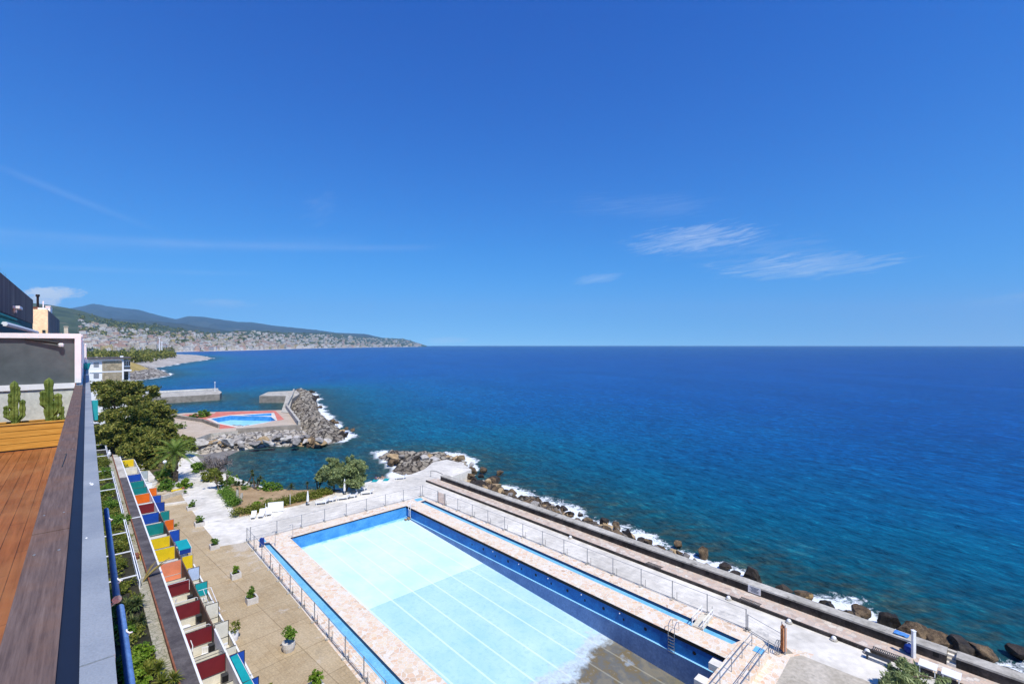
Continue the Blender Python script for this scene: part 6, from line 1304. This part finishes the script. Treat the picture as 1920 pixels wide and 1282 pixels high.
# people at the cove edge
skin = pmat('skin', (.42, .25, .17), (.50, .31, .22), 4, .6); hairm = pmat('dark_hair', (.02, .015, .01), (.05, .035, .02), 6, .6)
def person(c, rz, top, bottom, label, lying=False):
    r = empty('person', c, label, 'person'); bm = bmesh.new(); sk = bm.verts.layers.skin.verify()
    J = {'pel': (0, 0, .12, .13), 'che': (0, .12, .42, .13), 'nec': (0, .12, .60, .05), 'hed': (0, .09, .72, .09), 'top': (0, .08, .82, .06)}
    for s_, k in ((-1, 'l'), (1, 'r')):
        J.update({k + 'hip': (.1 * s_, -.03, .12, .09), k + 'kne': (.14 * s_, -.42, .42, .06), k + 'ank': (.14 * s_, -.72, .06, .04), k + 'toe': (.15 * s_, -.88, .04, .03), k + 'sho': (.2 * s_, .12, .55, .055), k + 'elb': (.28 * s_, .22, .3, .04), k + 'wri': (.24 * s_, .30, .06, .03)})
    E = [('pel', 'che'), ('che', 'nec'), ('nec', 'hed'), ('hed', 'top')] + [(a, b) for k in 'lr' for a, b in (('pel', k + 'hip'), (k + 'hip', k + 'kne'), (k + 'kne', k + 'ank'), (k + 'ank', k + 'toe'), ('che', k + 'sho'), (k + 'sho', k + 'elb'), (k + 'elb', k + 'wri'))]
    vs_ = {}
    cz, sz = math.cos(rz), math.sin(rz)
    for k, (x, y, z, rad) in J.items():
        v = bm.verts.new((x * cz - y * sz, x * sz + y * cz, z)); v[sk].radius = (rad, rad); v[sk].use_root = k == 'pel'; vs_[k] = v
    for a, b in E: bm.edges.new((vs_[a], vs_[b]))
    me = bpy.data.meshes.new('body'); bm.to_mesh(me); bm.free(); o = bpy.data.objects.new('body', me); col.objects.link(o); o.parent = r; me.materials.append(skin)
    o.modifiers.new('skin', 'SKIN'); o.modifiers.new('subsurf', 'SUBSURF').levels = 1
    def loc(x, y, z): return c + Vector((x * cz - y * sz, x * sz + y * cz, z))
    mb = MB(); mb.lathe([(.095, .70), (.115, .76), (.10, .84), (.03, .89)], loc(0, .11, 0), 10); mb.build('hair', hairm, r, True)
    mb = MB(); mb.lathe([(.155, .04), (.165, .14), (.15, .22)], loc(0, .0, 0), 10); mb.build('swimwear', bottom, r, True)
    if top: mb = MB(); mb.lathe([(.15, .26), (.165, .4), (.175, .52), (.09, .57)], loc(0, .11, 0), 10); mb.build('shirt', top, r, True)
person(G(706, 899), 2.2, M['canvas']['navy'], M['canvas']['blue'], 'person in dark clothes sitting on a towel at the cove edge'); person(G(717.5, 898), 2.6, None, M['white'], 'bare backed person sitting at the cove edge')
for (x, y, m_, lb) in ((703, 901, 'teal', 'turquoise towel under the person in dark clothes'), (724, 899, 'teal', 'pale turquoise towel right of the bare backed person')):
    p = G(x, y); mb = MB(); mb.prism([xy(p + q) for q in (Vector((-.5, -.9, 0)), Vector((.5, -.9, 0)), Vector((.5, .9, 0)), Vector((-.5, .9, 0)))], .006, .03); tag(mb.build('beach_towel', M['canvas'][m_]), lb, 'towel')
# debris on the pool paving
for (x, y, lb) in ((769, 971, 'pile of broken brown tiles at the foot of the far pool ladder'),):
    p = G(x, y, -1.7); r = empty('rubble_pile', p, lb, 'rubble'); mb = MB(); [mb.box(p + Vector((VR.gauss(0, .5), VR.gauss(0, .4), .08 + .05 * VR.random())), .22, .16, .07, 0, (LU, LN, ZV)) for _ in range(12)]; mb.build('fragments', M['soil'], r)

# ---------------------------------------------------------------- stone clad apartment block beyond the pines
AY = 150.0; A0 = D(168.4, 673, AY); A0.z = 0
def wx(x): k = (x - HX) / F; return (k * A0.y - A0.x) / (NV.x - k * NV.y)
def AP(w_, d_, z): return A0 + NV * w_ + UV * d_ + ZV * z
def az_(y): return H - (y - HY) * AY / F
ab = empty('apartment_building', A0, 'white apartment block with stone clad panels and dark flat roof beyond the pines', 'building')
def abox(nm, x0, x1, y0, y1, d0, d1, mat, par=None):
    mb = MB(); a, b = wx(x0), wx(x1); z1, z0 = az_(y0), az_(y1); mb.box(AP((a + b) / 2, (d0 + d1) / 2, (z0 + z1) / 2), (b - a) / 2, abs(d1 - d0) / 2, (z1 - z0) / 2, 0, (NV, UV, ZV)); return mb.build(nm, mat, par or ab)
stn = stone_paving('stone_cladding', [(.40, .33, .22), (.48, .40, .27), (.33, .27, .18), (.44, .38, .28)], (.26, .22, .15), 1.1)
abox('wall', 150, 231.5, 676.5, 802, .3, 14, M['white']); abox('balcony_back', 231.5, 244.5, 676.5, 802, 1.6, 14, M['white'])
abox('roof', 148, 246.5, 671, 673.2, -.8, 14.5, M['bitumen']); abox('roof_fascia', 150, 232, 673.3, 676.4, 0, .6, M['white']); abox('corner_column', 228.8, 232, 676.5, 802, -.1, .298, M['white'])
for y0, y1 in ((677.4, 696.4), (699.2, 717.0), (720, 738)): abox('stone_panel', 191.7, 228.6, y0, y1, .15, .29, stn)
for y in (697.0, 717.8): abox('floor_band', 168, 228.7, y, y + 1.8, .1, .295, M['white']); abox('balcony_slab', 232.2, 246.5, y - 2, y + .6, -.4, 1.58, M['white'])
for y in (679.5, 700.5): abox('window', 175.5, 185.5, y, y + 9, .22, .29, M['grey_metal']); 
for i in range(3): o = abox('window', 233.5 + 4 * i, 236.8 + 4 * i, 677.6, 688, 1.5, 1.59, M['white_metal']); 
for i in range(3): abox('window_pane', 233.9 + 4 * i, 236.4 + 4 * i, 678.3, 687.3, 1.46, 1.49, M['glass'])
abox('balcony_door', 233.5, 241, 698.8, 715, 1.5, 1.59, M['glass']); abox('balcony_rail', 232.3, 244.5, 689.5, 693.5, -.3, -.25, M['dark_metal']); abox('balcony_rail', 232.3, 246, 709, 709.6, -.3, -.25, M['dark_metal'])
abox('roof_box', 226, 232, 668, 670.9, 2, 4, M['white']); abox('roof_box', 180, 184, 669, 670.9, 4, 5, M['concrete_old'])
for (x, y, h_, lb) in ((299, 660, 46, 'taller pale lattice mast rising out of the park pines'), (303.5, 660, 34, 'shorter pale mast right of the taller one in the park')):
    p = D(x, y, 1300); p.z = 0; r = empty('light_mast', p, lb, 'mast'); mb = MB(); mb.tube([p, p + ZV * h_], [1.4, .9], 6); mb.build('pole', M['white'], r); mb = MB(); mb.box(p + ZV * h_, 2.6, .6, 1.2); mb.build('lamp_head', M['white'], r)
for i, (x, y, w_) in enumerate([(283, 673, 9), (292, 671, 7), (308, 669.5, 8), (262, 677, 6), (268, 676, 7), (313, 668, 6)]):
    p = G(x, y, 0); q = MB(); house_mesh(q, p, w_, 7, 5 if i != 3 else 3.5, .7, (0, 1, 2), 1); tag(q.build('beach_hut', [M['white'], M['concrete_old'], winm], None, False, p), ['white flat hut at the root of the stone spit', 'second white hut beside the pines above the stone spit', 'small white hut at the far end of the park pines', 'low white hut behind the yellow grass bank', 'white hut between the grass bank and the pines', 'tiny white hut nearest the far beach'][i], 'hut')
# pale beach of the town
mb = MB(); vs_ = []
xs2 = [322 + 6 * i for i in range(78)]
for x in xs2:
    p = front_pt(x, 0); k = 1 - .018; vs_ += [(p.x * k, p.y * k, SEA - .2), (p.x * 1.004, p.y * 1.004, SEA + 3.2), (p.x * 1.02, p.y * 1.02, SEA + 1)]
mb.add(vs_, [(3 * i + j, 3 * i + 3 + j, 3 * i + 4 + j, 3 * i + 1 + j) for i in range(len(xs2) - 1) for j in (0, 1)]); struct(mb.build('far_beach', pmat('pale_beach', (.5, .47, .42), (.64, .61, .56), .03, .9)))

wf_ = px([(222, 851), (268, 868), (300, 905), (318, 915), (334, 868), (349, 843), (322, 829), (262, 799), (215, 775)], 0) + [xy(P(170, 12, 0)), xy(P(170, -4, 0)), xy(P(104, -4, 0)), xy(P(104, 5, 0))]
mb = MB(); v_, f_ = fill(wf_, [], .014); mb.add(v_, f_); struct(mb.build('woodland_floor', pmat('woodland_floor', (.06, .06, .025), (.14, .11, .055), .5, .95, .3)))
def cover(name, poly, n, hz, mat, size):
    xs = [p[0] for p in poly]; ys = [p[1] for p in poly]; bl = []
    while len(bl) < n:
        x, y = VR.uniform(min(xs), max(xs)), VR.uniform(min(ys), max(ys))
        if pip(x, y, poly): r_ = VR.uniform(.5, 1.1) * hz[1]; bl.append((Vector((x, y, hz[0] + r_ * .4)), (r_, r_, r_ * .7)))
    return bl
bl = cover('', wf_, 150, (0, 1.5), '', 0); struct(leaves(bl, 18000, .3, VR, perblob=6, core=.4, clump=.5).build('undergrowth', M['pine']), 'stuff')
st_ = [xy(P(-5, 1.5, 0)), xy(P(-5, 4.1, 0)), xy(P(UF + 4, 4.1, 0)), xy(P(UF + 4, 1.4, 0))]
bl = cover('', st_, 300, (2.0, .62), '', 0); struct(leaves(bl, 34000, .17, VR, perblob=6, core=.4, clump=.5).build('ground_cover', M['hedge']), 'stuff')
# air between here and the mountains
hm = bpy.data.materials.new('air_haze'); hm.use_nodes = True; hn = hm.node_tree; hn.nodes.clear()
ho = hn.nodes.new('ShaderNodeOutputMaterial'); hv = hn.nodes.new('ShaderNodeVolumePrincipled'); hv.inputs['Color'].default_value = (.34, .68, 1, 1); hv.inputs['Density'].default_value = 4.2e-5; hv.inputs['Anisotropy'].default_value = 0.0
hn.links.new(hv.outputs[0], ho.inputs['Volume'])
mb = MB(); mb.box((0, 0, 840), 20000, 20000, 845); struct(mb.build('haze', hm), 'stuff')
